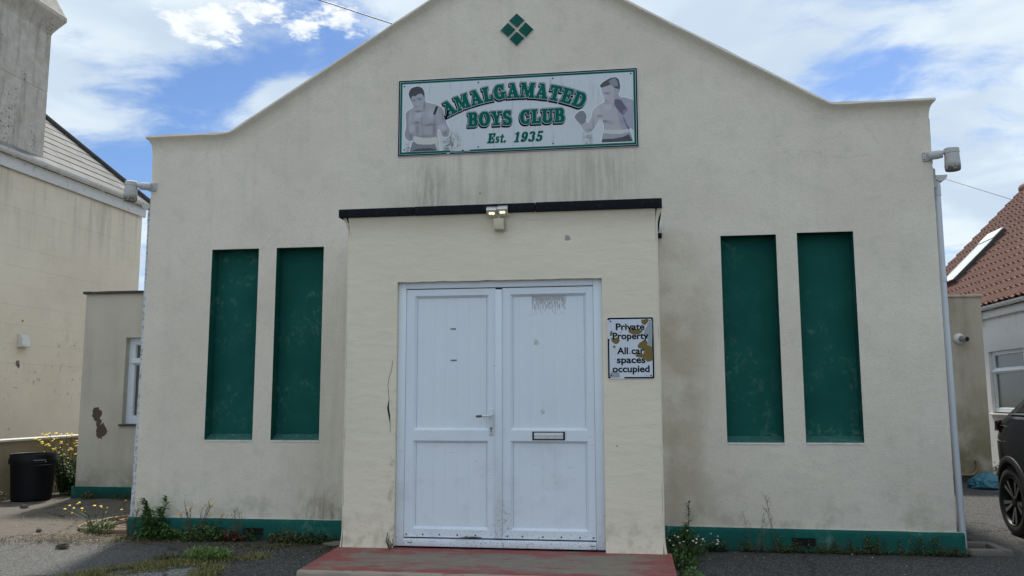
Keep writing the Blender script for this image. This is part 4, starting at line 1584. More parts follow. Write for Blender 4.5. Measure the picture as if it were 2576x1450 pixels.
# figures of the two boxers, printed: fine sheet of coloured cells
BOXER_A={'sil':[(-1.047,0.251),(-1.04,0.274),(-1.019,0.299),(-0.991,0.31),(-0.951,0.312),(-0.92,0.299),(-0.9,0.275),(-0.891,0.243),(-0.882,0.22),(-0.879,0.196),(-0.884,0.18),(-0.881,0.162),(-0.87,0.147),(-0.825,0.136),(-0.78,0.123),(-0.74,0.104),(-0.712,0.079),(-0.695,0.05),(-0.689,0.021),(-0.68,-0.025),(-0.669,-0.07),(-0.654,-0.102),(-0.64,-0.123),(-0.635,-0.143),(-0.64,-0.173),(-0.651,-0.204),(-0.676,-0.208),(-0.704,-0.204),(-0.718,-0.187),(-0.727,-0.152),(-0.738,-0.129),(-0.752,-0.12),(-0.758,-0.145),(-0.759,-0.179),(-0.751,-0.213),(-0.745,-0.259),(-0.737,-0.31),(-0.731,-0.335),(-0.787,-0.338),(-1.033,-0.339),(-1.023,-0.297),(-1.006,-0.253),(-0.995,-0.228),(-1.012,-0.23),(-1.035,-0.234),(-1.06,-0.216),(-1.075,-0.193),(-1.084,-0.164),(-1.076,-0.125),(-1.068,-0.091),(-1.066,-0.051),(-1.072,-0.017),(-1.075,0.018),(-1.073,0.046),(-1.062,0.069),(-1.039,0.082),(-1.011,0.095),(-0.997,0.105),(-1.011,0.135),(-1.023,0.164),(-1.035,0.193),(-1.045,0.223)],'hair':[(-1.047,0.251),(-1.04,0.274),(-1.019,0.299),(-0.991,0.31),(-0.951,0.312),(-0.92,0.299),(-0.9,0.275),(-0.891,0.243),(-0.893,0.197),(-0.902,0.215),(-0.916,0.236),(-0.939,0.237),(-0.961,0.23),(-0.984,0.212),(-1.001,0.22),(-1.018,0.21),(-1.022,0.181),(-1.035,0.199),(-1.045,0.223)],'face':[(-1.018,0.21),(-0.984,0.214),(-0.956,0.235),(-0.922,0.239),(-0.899,0.209),(-0.893,0.186),(-0.887,0.145),(-0.903,0.101),(-0.931,0.073),(-0.954,0.069),(-0.977,0.087),(-0.994,0.111),(-1.012,0.152),(-1.018,0.181)],'band':[(-0.996,-0.196),(-0.988,-0.183),(-0.9,-0.206),(-0.821,-0.207),(-0.76,-0.204),(-0.751,-0.253),(-0.765,-0.263),(-0.821,-0.275),(-0.899,-0.271),(-0.956,-0.263),(-0.995,-0.236)],'tail':[(-0.784,-0.265),(-0.754,-0.258),(-0.731,-0.332),(-0.761,-0.328)],'shorts':[(-1.007,-0.241),(-0.995,-0.236),(-0.956,-0.263),(-0.899,-0.271),(-0.821,-0.275),(-0.765,-0.263),(-0.736,-0.332),(-0.787,-0.324),(-0.899,-0.308),(-0.966,-0.311),(-1.034,-0.33)],'hem':[(-1.033,-0.337),(-0.966,-0.312),(-0.899,-0.308),(-0.82,-0.312),(-0.753,-0.334),(-0.787,-0.338)],'tape':[(-0.777,0.105),(-0.752,0.098),(-0.783,0.016),(-0.804,0.024)],'fist1':[(-1.042,-0.092),(-1.026,-0.076),(-0.997,-0.066),(-0.983,-0.078),(-0.986,-0.112),(-0.994,-0.145),(-1.019,-0.156),(-1.039,-0.132)],'fist2':[(-0.764,-0.094),(-0.733,-0.084),(-0.705,-0.074),(-0.677,-0.093),(-0.671,-0.127),(-0.688,-0.149),(-0.721,-0.147),(-0.738,-0.124)],'arm1':[(-1.072,0.041),(-1.05,0.062),(-1.033,0.073),(-1.044,0.005),(-1.049,-0.052),(-1.042,-0.092),(-1.039,-0.132),(-1.019,-0.156),(-0.996,-0.168),(-1.001,-0.219),(-1.035,-0.234),(-1.069,-0.199),(-1.081,-0.158),(-1.068,-0.091),(-1.066,-0.051)],'arm2':[(-0.74,0.098),(-0.7,0.056),(-0.689,0.021),(-0.671,-0.07),(-0.694,-0.063),(-0.717,-0.011),(-0.745,0.058)]}
BOXER_B={'sil':[(0.795,0.221),(0.83,0.256),(0.871,0.28),(0.906,0.295),(0.951,0.296),(0.976,0.279),(0.985,0.245),(0.99,0.203),(0.986,0.167),(0.976,0.141),(0.975,0.12),(0.99,0.101),(1.042,0.093),(1.081,0.076),(1.11,0.064),(1.108,-0.228),(1.085,-0.211),(1.068,-0.197),(1.07,-0.231),(1.089,-0.273),(1.098,-0.33),(0.806,-0.332),(0.812,-0.286),(0.822,-0.24),(0.833,-0.204),(0.83,-0.152),(0.814,-0.121),(0.795,-0.099),(0.785,-0.109),(0.764,-0.154),(0.733,-0.199),(0.703,-0.234),(0.683,-0.238),(0.658,-0.227),(0.633,-0.195),(0.619,-0.158),(0.599,-0.146),(0.584,-0.114),(0.559,-0.087),(0.557,-0.061),(0.58,-0.031),(0.611,-0.014),(0.641,-0.012),(0.666,-0.04),(0.674,-0.077),(0.665,-0.103),(0.674,-0.129),(0.687,-0.132),(0.705,-0.105),(0.72,-0.069),(0.726,-0.028),(0.741,0.002),(0.767,0.022),(0.797,0.041),(0.837,0.06),(0.842,0.075),(0.833,0.091),(0.831,0.118),(0.823,0.139),(0.814,0.171),(0.809,0.202)],'hair':[(0.795,0.221),(0.83,0.256),(0.871,0.28),(0.906,0.295),(0.951,0.296),(0.976,0.279),(0.985,0.245),(0.99,0.203),(0.984,0.177),(0.959,0.184),(0.934,0.195),(0.919,0.212),(0.905,0.228),(0.865,0.215),(0.814,0.202)],'patch':[(0.88,0.259),(0.916,0.285),(0.946,0.286),(0.965,0.256),(0.967,0.209),(0.919,0.209)],'side':[(0.932,0.196),(0.931,0.039),(0.946,-0.003),(0.991,-0.212),(1.065,-0.213),(1.068,-0.197),(1.108,-0.228),(1.11,0.064),(1.081,0.076),(1.042,0.093),(0.99,0.101),(0.975,0.12),(0.976,0.141),(0.986,0.172)],'glove1':[(0.935,0.081),(0.962,0.085),(0.997,0.072),(1.016,0.04),(1.035,0.008),(1.059,-0.029),(1.014,-0.074),(0.984,-0.051),(0.96,-0.014),(0.941,0.008),(0.934,0.039)],'cuff':[(1.007,-0.037),(1.045,-0.013),(1.059,-0.029),(1.016,-0.071)],'glove2':[(0.56,-0.072),(0.58,-0.034),(0.611,-0.016),(0.641,-0.014),(0.664,-0.043),(0.671,-0.077),(0.659,-0.123),(0.626,-0.15),(0.589,-0.115)],'band':[(0.833,-0.207),(0.912,-0.216),(0.991,-0.214),(1.061,-0.212),(1.067,-0.236),(0.991,-0.255),(0.912,-0.252),(0.825,-0.24)],'shorts':[(0.82,-0.24),(0.912,-0.252),(0.991,-0.255),(1.075,-0.236),(1.098,-0.324),(1.0,-0.279),(0.911,-0.298),(0.812,-0.298)],'hem':[(0.812,-0.298),(0.911,-0.298),(1.01,-0.282),(1.06,-0.261),(1.098,-0.33),(0.806,-0.332)],'strap':[(1.006,-0.084),(1.018,-0.094),(1.042,-0.163),(1.067,-0.2),(1.064,-0.231),(1.037,-0.178)]}
SOFT_A=[(-0.96,0.138,0.0094,0.0157,0.06),(-0.971,0.113,0.0183,0.0052,-0.18),(-0.992,0.168,0.0157,0.0052,-0.15),(-0.938,0.18,0.0157,0.0052,-0.25),(-0.944,0.191,0.0209,0.0042,-0.3),(-1.001,0.177,0.0157,0.0042,-0.25),(-0.957,0.092,0.0183,0.0052,-0.05),(-0.937,0.039,0.0367,0.0209,0.1),(-0.948,0.06,0.0314,0.0079,-0.25),(-0.964,-0.05,0.0314,0.0073,-0.16),(-0.845,-0.079,0.0471,0.0073,-0.16),(-0.913,-0.024,0.0073,0.0419,-0.1),(-0.824,0.028,0.0314,0.0314,0.1),(-0.959,0.001,0.0314,0.0314,0.06),(-0.901,-0.138,0.0073,0.0471,-0.05),(-0.957,-0.124,0.0157,0.0524,-0.1),(-0.789,-0.116,0.0157,0.0628,-0.14),(-0.878,-0.191,0.0838,0.0105,-0.1),(-1.032,0.004,0.0131,0.0419,0.06),(-0.711,0.011,0.0063,0.0471,-0.14),(-0.826,-0.063,0.0042,0.0042,-0.25),(-0.892,0.111,0.0073,0.0262,-0.2),(-1.019,-0.184,0.0157,0.0209,-0.15),(-0.682,-0.171,0.0209,0.0209,-0.15)]
SOFT_B=[(0.868,0.142,0.0221,0.0044,-0.22),(0.864,0.15,0.0246,0.0034,-0.15),(0.838,0.107,0.0069,0.0147,0.08),(0.857,0.072,0.0172,0.0039,-0.22),(0.862,0.048,0.0295,0.0059,-0.1),(0.958,0.15,0.0098,0.0147,0.08),(0.866,0.012,0.0344,0.0197,0.06),(0.795,-0.073,0.0197,0.0059,-0.25),(0.854,-0.128,0.0295,0.0059,-0.18),(0.893,-0.145,0.0393,0.0098,-0.08),(0.834,-0.163,0.0069,0.0295,-0.12),(0.766,-0.014,0.0246,0.0295,0.06),(0.729,-0.137,0.0069,0.0393,-0.08),(0.703,-0.203,0.0246,0.0069,-0.18),(0.739,-0.184,0.0059,0.0393,-0.12),(1.07,0.022,0.0246,0.0295,0.08),(1.013,-0.135,0.0246,0.0147,-0.12),(0.844,-0.119,0.0049,0.0049,-0.25),(0.926,0.029,0.0098,0.0197,-0.12),(0.966,0.038,0.0147,0.0295,0.06)]
PEEL_BROWN={'a':[(0.086,0.223),(0.104,0.219),(0.127,0.227),(0.143,0.222),(0.14,0.205),(0.122,0.183),(0.113,0.176),(0.095,0.188),(0.085,0.2)],'b':[(-0.018,0.138),(-0.003,0.146),(0.013,0.165),(0.032,0.145),(0.06,0.141),(0.098,0.137),(0.09,0.121),(0.071,0.11),(0.036,0.106),(0.008,0.11),(-0.011,0.122)],'c':[(-0.161,0.12),(-0.145,0.141),(-0.141,0.124),(-0.142,0.096),(-0.159,0.097)],'d':[(-0.154,0.083),(-0.14,0.077),(-0.103,0.084),(-0.097,0.068),(-0.083,0.062),(-0.094,0.041),(-0.11,0.029),(-0.129,0.037),(-0.145,0.049)],'e':[(-0.141,0.018),(-0.128,0.02),(-0.118,0.01),(-0.12,-0.003),(-0.134,0.004)],'f':[(0.053,0.016),(0.069,0.039),(0.093,0.054),(0.116,0.058),(0.129,0.05),(0.13,0.023),(0.15,0.011),(0.169,0.003),(0.17,-0.094),(0.151,-0.106),(0.128,-0.11),(0.114,-0.098),(0.111,-0.082),(0.078,-0.078),(0.047,-0.07),(0.03,-0.054),(0.056,-0.049),(0.098,-0.047),(0.106,-0.02),(0.083,-0.008),(0.059,0.0)]}
PEEL_GREY={'g':[(0.138,0.195),(0.171,0.206),(0.167,0.007),(0.149,0.007),(0.129,0.027),(0.135,0.058),(0.113,0.093),(0.102,0.113)],'h':[(-0.169,-0.224),(-0.162,-0.197),(-0.145,-0.182),(-0.114,-0.184),(-0.092,-0.196),(-0.088,-0.213),(-0.091,-0.229),(-0.149,-0.23)]}



def inside(px, py, poly):
    c = np.zeros(px.shape, bool)
    n = len(poly)
    for i in range(n):
        (x1, y1), (x2, y2) = poly[i], poly[(i + 1) % n]
        cnd = ((y1 > py) != (y2 > py))
        xi = (x2 - x1) * (py - y1) / ((y2 - y1) if y2 != y1 else 1e-9) + x1
        c ^= cnd & (px < xi)
    return c


def offset_poly(poly, d):
    n = len(poly)
    ar = sum(poly[i][0] * poly[(i + 1) % n][1] - poly[(i + 1) % n][0] * poly[i][1] for i in range(n))
    s = 1 if ar > 0 else -1
    out_ = []
    for i in range(n):
        p0, p1, p2 = Vector(poly[i - 1]), Vector(poly[i]), Vector(poly[(i + 1) % n])
        a, c = (p1 - p0), (p2 - p1)
        if a.length < 1e-9 or c.length < 1e-9:
            out_.append(tuple(p1))
            continue
        a.normalize(), c.normalize()
        n1, n2 = Vector((a.y, -a.x)) * s, Vector((c.y, -c.x)) * s
        m = n1 + n2
        if m.length < 1e-3:
            m = n1
        m.normalize()
        k = min(1 / max(.4, m.dot(n1)), 1.8)
        out_.append(tuple(p1 + m * d * k))
    return out_


def figure(name, D, S, layers, base, tint):
    o_ = offset_poly(D['sil'], .009)
    u0, u1 = max(min(p[0] for p in o_), -1.109), min(max(p[0] for p in o_), 1.109)
    v0, v1 = max(min(p[1] for p in o_), -.339), max(p[1] for p in o_)
    cs = .0034
    nu, nv = int((u1 - u0) / cs), int((v1 - v0) / cs)
    U, V = np.meshgrid(np.linspace(u0, u1, nu + 1), np.linspace(v0, v1, nv + 1))
    lumn = np.full(U.shape, base)
    colr = np.ones(U.shape + (3,)) * np.array(tint)
    for (u, v, a, c, d) in S:
        lumn += 1.15 * d * np.exp(-((U - u) / (a * 1.1)) ** 2 - ((V - v) / (c * 1.5)) ** 2)
    rgb = np.clip(lumn, .03, .9)[..., None] * colr
    for key, c_, amt in layers:
        m = inside(U, V, D[key])
        f = amt * m
        nse = .12 * np.sin(U * 420 + np.cos(V * 130) * 3) if key in ('hem',) else 0
        cc = np.array(c_)
        rgb = rgb * (1 - f[..., None]) + (cc * (1 + (nse[..., None] * 4 if key == 'hem' else 0))) * f[..., None]
    rgb = np.clip(rgb, .006, .9)
    sil = inside(U, V, D['sil'])
    rgb[~sil] = (.80, .82, .84)
    keep = inside(U, V, o_)
    idx = np.arange((nu + 1) * (nv + 1)).reshape(nv + 1, nu + 1)
    cell = keep[:-1, :-1] & keep[1:, :-1] & keep[:-1, 1:] & keep[1:, 1:]
    jj, ii = np.nonzero(cell)
    fs = np.stack([idx[jj, ii], idx[jj, ii + 1], idx[jj + 1, ii + 1], idx[jj + 1, ii]], 1)
    used = np.unique(fs)
    remap = np.full(idx.size, -1)
    remap[used] = np.arange(len(used))
    co = [(float(a), -.0175, float(c)) for a, c in zip(U.ravel()[used], V.ravel()[used])]
    me = bpy.data.meshes.new(name)
    me.from_pydata(co, [], remap[fs].tolist())
    ca = me.color_attributes.new('print', 'FLOAT_COLOR', 'POINT')
    rg = np.concatenate([rgb.reshape(-1, 3)[used], np.ones((len(used), 1))], 1)
    ca.data.foreach_set('color', rg.astype(np.float32).ravel())
    me.materials.append(MATS['sign_print'])
    o = bpy.data.objects.new(name, me)
    COL.objects.link(o)
    o.parent = board
    ORG[o.name] = ORG[board.name]
    return o


fa = figure('boxer_print', BOXER_A, SOFT_A, [('arm1', (.26, .265, .31), .55), ('arm2', (.30, .32, .40), .6), ('face', (.42, .43, .50), .35), ('fist1', (.50, .51, .57), .6), ('fist2', (.52, .53, .60), .6),
        ('hair', (.035, .035, .048), .96), ('shorts', (.20, .215, .27), .95), ('hem', (.05, .05, .065), .95), ('band', (.64, .64, .60), .96), ('tail', (.62, .61, .56), .96), ('tape', (.012, .013, .02), 1.0)], .40, (.97, .98, 1.10))
fa['label'] = 'grey printed figure of a boxer with raised fists, left end'
fb = figure('boxer_print', BOXER_B, SOFT_B, [('side', (.30, .29, .42), .55), ('hair', (.05, .045, .06), .93), ('patch', (.235, .27, .32), 1.0), ('glove2', (.19, .21, .245), .9), ('strap', (.05, .05, .07), .8), ('glove1', (.105, .095, .15), .92), ('cuff', (.27, .265, .33), .85),
        ('shorts', (.33, .35, .42), .9), ('hem', (.045, .045, .06), .95), ('band', (.60, .62, .62), .95)], .47, (.98, .98, 1.06))
fb['label'] = 'grey printed figure of a gloved boxer, right end'

# ---- lettering: every glyph is a set of simple pieces in a cell of cap height 1
def arc(cx, cy, rx, ry, a0, a1, w, w2=None, n=14):
    """curved stroke as a closed polygon (centre line radii rx, ry; width w at the sides, w2 top and bottom)"""
    w2 = w if w2 is None else w2
    o_, i_ = [], []
    for k in range(n + 1):
        a = R(a0 + (a1 - a0) * k / n)
        hw = (w * abs(math.cos(a)) ** 1.3 + w2 * abs(math.sin(a)) ** 1.3) / 2
        o_.append((cx + (rx + hw) * math.cos(a), cy + (ry + hw) * math.sin(a)))
        i_.append((cx + (rx - hw) * math.cos(a), cy + (ry - hw) * math.sin(a)))
    return o_ + i_[::-1]


def bar(x0, y0, x1, y1):
    return [(x0, y0), (x1, y0), (x1, y1), (x0, y1)]


SF = .115
GL = {
    'A': (1.02, [[(.06, 0), (.20, 0), (.50, .78), (.44, 1.0)], [(.36, 1.0), (.60, 1.0), (.96, 0), (.64, 0)], bar(.24, .25, .70, .37), bar(0, 0, .34, SF), bar(.54, 0, 1.02, SF), bar(.24, .90, .60, 1.0)]),
    'M': (1.20, [bar(.10, 0, .22, 1), bar(.84, 0, 1.10, 1), [(.10, 1), (.38, 1), (.66, .30), (.54, .05)], [(.86, 1), (1.0, .95), (.64, .05), (.50, .05)], bar(0, 0, .34, SF), bar(.74, 0, 1.20, SF), bar(0, 1 - SF, .30, 1), bar(.86, 1 - SF, 1.20, 1)]),
    'L': (.84, [bar(.10, 0, .38, 1), bar(0, 0, .82, SF + .02), bar(0, 1 - SF, .50, 1), [(.70, .40), (.82, .40), (.82, .10), (.62, .10)]]),
    'G': (1.0, [arc(.47, .5, .34, .43, 40, 320, .27, .14, 22), bar(.62, .04, .86, .42), bar(.52, .34, 1.0, .45), [(.70, .62), (.82, .62), (.84, 1.0), (.76, 1.0), (.62, .82)]]),
    'T': (.98, [bar(.35, 0, .63, 1), bar(.19, 0, .79, SF), bar(.02, 1 - SF - .02, .96, 1), [(.02, .66), (.12, .66), (.22, .92), (.02, .92)], [(.86, .66), (.96, .66), (.96, .92), (.76, .92)]]),
    'E': (.90, [bar(.10, 0, .38, 1), bar(0, 0, .86, SF + .01), bar(0, 1 - SF - .01, .84, 1), bar(.36, .45, .60, .56), bar(.56, .34, .66, .67), [(.76, .36), (.86, .36), (.86, .08), (.64, .08)], [(.74, .66), (.84, .66), (.84, .94), (.62, .94)]]),
    'D': (1.02, [bar(.10, 0, .38, 1), bar(0, 0, .52, SF), bar(0, 1 - SF, .52, 1), arc(.47, .5, .38, .44, -92, 92, .28, .12, 20)]),
    'B': (.94, [bar(.10, 0, .38, 1), bar(0, 0, .52, SF), bar(0, 1 - SF, .50, 1), arc(.46, .74, .24, .205, -92, 92, .27, .11, 14), arc(.48, .275, .28, .22, -92, 92, .28, .11, 14), bar(.36, .465, .52, .56)]),
    'O': (1.02, [arc(.51, .5, .36, .44, 0, 180, .30, .12, 18), arc(.51, .5, .36, .44, 180, 360, .30, .12, 18)]),
    'Y': (1.02, [bar(.38, 0, .66, .46), bar(.22, 0, .82, SF), [(.08, 1), (.40, 1), (.64, .42), (.40, .42)], [(.72, 1), (.88, 1), (.66, .42), (.54, .42)], bar(0, 1 - SF, .48, 1), bar(.62, 1 - SF, 1.02, 1)]),
    'S': (.86, [arc(.42, .73, .26, .22, 35, 275, .24, .13, 18), arc(.42, .265, .29, .22, -145, 95, .25, .13, 18), [(.62, .66), (.72, .66), (.74, 1.0), (.64, 1.0), (.56, .86)], [(.06, .34), (.16, .34), (.24, .14), (.14, 0), (.04, 0)], [(.26, .62), (.40, .66), (.62, .42), (.48, .34)]]),
    'C': (.94, [arc(.48, .5, .35, .43, 42, 318, .28, .13, 22), [(.68, .62), (.80, .62), (.82, 1.0), (.74, 1.0), (.60, .82)], [(.62, .16), (.70, .06), (.88, .30), (.78, .34)]]),
    'U': (1.04, [bar(.10, .30, .38, 1), bar(.74, .30, .88, 1), arc(.49, .32, .32, .25, 180, 360, .24, .14, 14), bar(0, 1 - SF, .50, 1), bar(.60, 1 - SF, 1.04, 1)]),
    's': (.56, [arc(.27, .47, .15, .13, 30, 280, .13, .08, 12), arc(.27, .19, .17, .14, -150, 100, .14, .08, 12), [(.18, .42), (.26, .42), (.38, .24), (.28, .22)]]),
    't': (.46, [bar(.13, .12, .29, .85), bar(0, .56, .42, .65), arc(.30, .15, .10, .10, 180, 330, .13, .10, 10)]),
    '.': (.34, [arc(.14, .10, .05, .05, 0, 180, .10, .10, 8), arc(.14, .10, .05, .05, 180, 360, .10, .10, 8)]),
    '1': (.62, [bar(.22, 0, .44, .98), bar(.08, 0, .56, .09), [(.06, .78), (.24, .78), (.30, 1.0), (.22, 1.0), (.06, .86)]]),
    '9': (.74, [arc(.36, .66, .21, .27, 0, 360, .20, .10, 22), arc(.30, .50, .29, .44, -80, 20, .18, .09, 14), arc(.18, .13, .07, .06, 0, 350, .11, .11, 10)]),
    '3': (.70, [arc(.30, .74, .20, .20, -80, 140, .19, .09, 14), arc(.29, .28, .24, .235, -150, 80, .20, .09, 16), arc(.12, .84, .05, .04, 0, 350, .09, .09, 8), arc(.10, .16, .05, .04, 0, 350, .09, .09, 8)]),
    '5': (.72, [arc(.30, .30, .24, .25, -150, 130, .20, .10, 18), bar(.12, .48, .21, 1.0), bar(.12, .84, .60, 1.0), arc(.11, .17, .05, .04, 0, 350, .09, .09, 8)]),
}


def letter(parent, ch, place, layers, h, slant=0.0):
    """one letter as a part: stacked layers, each (material index, grow, du, dv, depth)"""
    mats = []
    b = MB()
    for (mt, grow, du, dv, depth, th) in layers:
        if mt not in mats:
            mats.append(mt)
        for k, pc in enumerate(GL[ch][1]):
            q = offset_poly(pc, grow / h) if grow else pc
            pts = []
            for (x, y) in q:
                u, v = place((x + slant * y) * h, y * h)
                pts.append((u + du, v + dv))
            dd = depth + k * .00006
            b.add([sp(u, v, dd) for u, v in pts], [tuple(range(len(pts)))], mats.index(mt))
    o = b.build('letter', mats, parent, fix=False)
    return o


LAY = [('sign_black', .0150, -.006, -.011, .0138, 0), ('sign_black', .0130, 0, 0, .0146, 0), ('sign_edge_white', .0095, 0, 0, .0154, 0), ('sign_green', .0050, 0, 0, .0162, 0)]


def arc_text(text, h, R0, cy, total, start_mid=0.0, track=.10):
    w = sum(GL[c][0] + track for c in text) - track
    kx = total / (w * h)
    pos = -total / 2
    for c in text:
        cw = GL[c][0] * h * kx
        mid = pos + cw / 2
        th = (mid + start_mid) / R0

        def place(x, y, th=th, cw=cw):
            x = x * kx - cw / 2
            return ((R0 + y) * math.sin(th) + x * math.cos(th), cy + (R0 + y) * math.cos(th) - x * math.sin(th))
        letter(board, c, place, LAY, h)
        pos += cw + track * h * kx


def line_text(text, h, u0, u1, v0, layers, track=.10, slant=0.0, widths=None):
    w = sum((GL[c][0] if c != ' ' else .5) + track for c in text) - track
    kx = (u1 - u0) / (w * h)
    pos = u0
    for c in text:
        if c == ' ':
            pos += (.5 + track) * h * kx
            continue

        def place(x, y, pos=pos):
            return (pos + x * kx, v0 + y)
        letter(board, c, place, layers, h, slant)
        pos += (GL[c][0] + track) * h * kx


arc_text('AMALGAMATED', .142, 1.49, .148 - 1.49, 1.345, -.020)
line_text('BOYS', .133, -.458, -.036, -.113, LAY)
line_text('CLUB', .133, .045, .468, -.113, LAY)
GRN = [('sign_green', .0030, 0, 0, .0150, 0)]
line_text('Est.', .092, -.272, -.092, -.286, GRN, .06, .22)
line_text('1935', .095, -.022, .252, -.287, GRN, .12, .22)
b = MB()
b.prism([(-.690, -.035), (-.668, -.025), (-.640, .045), (-.662, .052)], lambda a, c, d: sp(a, c, d), .0172, .0180)
b.build('black_tape', 'sign_black', board)

# ------------------------------------------------------------------ enamel notice beside the door
NX, NZ = -.032, 1.682
NYF = PD - .002
notice = thing('enamel_notice', 'chipped white enamel notice with black lettering right of the door', 'sign', (NX, PD, NZ))


def npnt(u, v, d):
    return (NX + u, NYF - d, NZ + v)


def rrect(a, c, r, n=5):
    pts = []
    for (cx, cy, a0) in ((a - r, c - r, 0), (-a + r, c - r, 90), (-a + r, -c + r, 180), (a - r, -c + r, 270)):
        for k in range(n + 1):
            w = R(a0 + 90 * k / n)
            pts.append((cx + r * math.cos(w), cy + r * math.sin(w)))
    return pts


def nb(poly, d, name, mat, th=.0006):
    b = MB()
    b.prism(poly, npnt, d, d + th)
    return b.build(name, mat, notice)


def rough(poly, amp, seed, sub=5):
    o_ = []
    n = len(poly)
    for i in range(n):
        (x1, y1), (x2, y2) = poly[i], poly[(i + 1) % n]
        for k in range(sub):
            f = k / sub
            x, y = x1 + (x2 - x1) * f, y1 + (y2 - y1) * f
            o_.append((x + amp * nz(x, y, seed, 60), y + amp * nz(x, y, seed + 9, 60)))
    return o_


nb(rrect(.181, .241, .014), .0, 'plate', 'plate_white', .004)
b = MB()
oo, ii = rough(rrect(.1785, .2385, .013), .0016, 2, 3), rough(rrect(.1665, .2265, .010), .0012, 3, 3)
m = len(oo)
skip = [(.176, .09), (.178, .07), (.176, .20), (.177, -.02), (.176, -.045), (-.178, .165), (-.177, .15), (.176, .045), (-.176, -.06), (-.11, -.233), (-.10, -.233), (-.04, .234), (.176, -.10)]
for k in range(m):
    j = (k + 1) % m
    c = ((oo[k][0] + oo[j][0]) / 2, (oo[k][1] + oo[j][1]) / 2)
    if any((c[0] - s_[0]) ** 2 + (c[1] - s_[1]) ** 2 < .010 ** 2 for s_ in skip):
        continue
    b.add([npnt(*oo[k], .0046), npnt(*oo[j], .0046), npnt(*ii[j], .0046), npnt(*ii[k], .0046)], [(0, 1, 2, 3)])
b.build('black_border', 'sign_black', notice)['kind'] = 'stuff'
for k, q in PEEL_BROWN.items():
    nb(rough(q, .003, ord(k)), .0048, 'bare_patch', 'plate_brown', .0003)
for k, q in PEEL_GREY.items():
    nb(rough(q, .003, ord(k)), .0044, 'grey_patch', 'plate_grey', .0003)
b = MB()
for (u, v) in ((-.154, .211), (.153, .212), (-.154, -.213), (.153, -.215)):
    b.lathe([(.006, 0), (.006, .003)], npnt(u, v, .0052), (0, -1, 0), 8)
for (u, v, r_) in ((-.007, -.043, .005), (-.125, -.088, .003), (.118, -.213, .003), (-.075, .121, .004), (-.165, .062, .004), (-.024, -.005, .003)):
    b.lathe([(r_, 0), (r_, .0004)], npnt(u, v, .0053), (0, -1, 0), 7)
b.build('fixing_screws', 'screw', notice)['kind'] = 'stuff'


def text_part(body, x0, x1, base, xh):
    cu = bpy.data.curves.new('words', 'FONT')
    cu.body = body
    cu.size = 1.0
    cu.offset = .026
    cu.resolution_u = 4
    tmp = bpy.data.objects.new('words_tmp', cu)
    COL.objects.link(tmp)
    dg = bpy.context.evaluated_depsgraph_get()
    me = bpy.data.meshes.new_from_object(tmp.evaluated_get(dg))
    bpy.data.objects.remove(tmp)
    xs_ = [q.co.x for q in me.vertices]
    a, c = min(xs_), max(xs_)
    sx = (x1 - x0) / (c - a)
    for q in me.vertices:
        q.co = (x0 + (q.co.x - a) * sx, NYF - PD - .0056, base + q.co.y * xh)
    me.name = 'words'
    me.materials.clear()
    me.materials.append(MATS['sign_black'])
    o = bpy.data.objects.new('words', me)
    COL.objects.link(o)
    o.parent = notice
    ORG[o.name] = ORG[notice.name]
    return o


for body, x0, x1, base in (('Private', -.113, .111, .142), ('Property', -.139, .140, .070), ('All car', -.107, .105, -.047), ('spaces', -.110, .112, -.117), ('occupied', -.145, .143, -.188)):
    text_part(body, x0, x1, base, .0735)

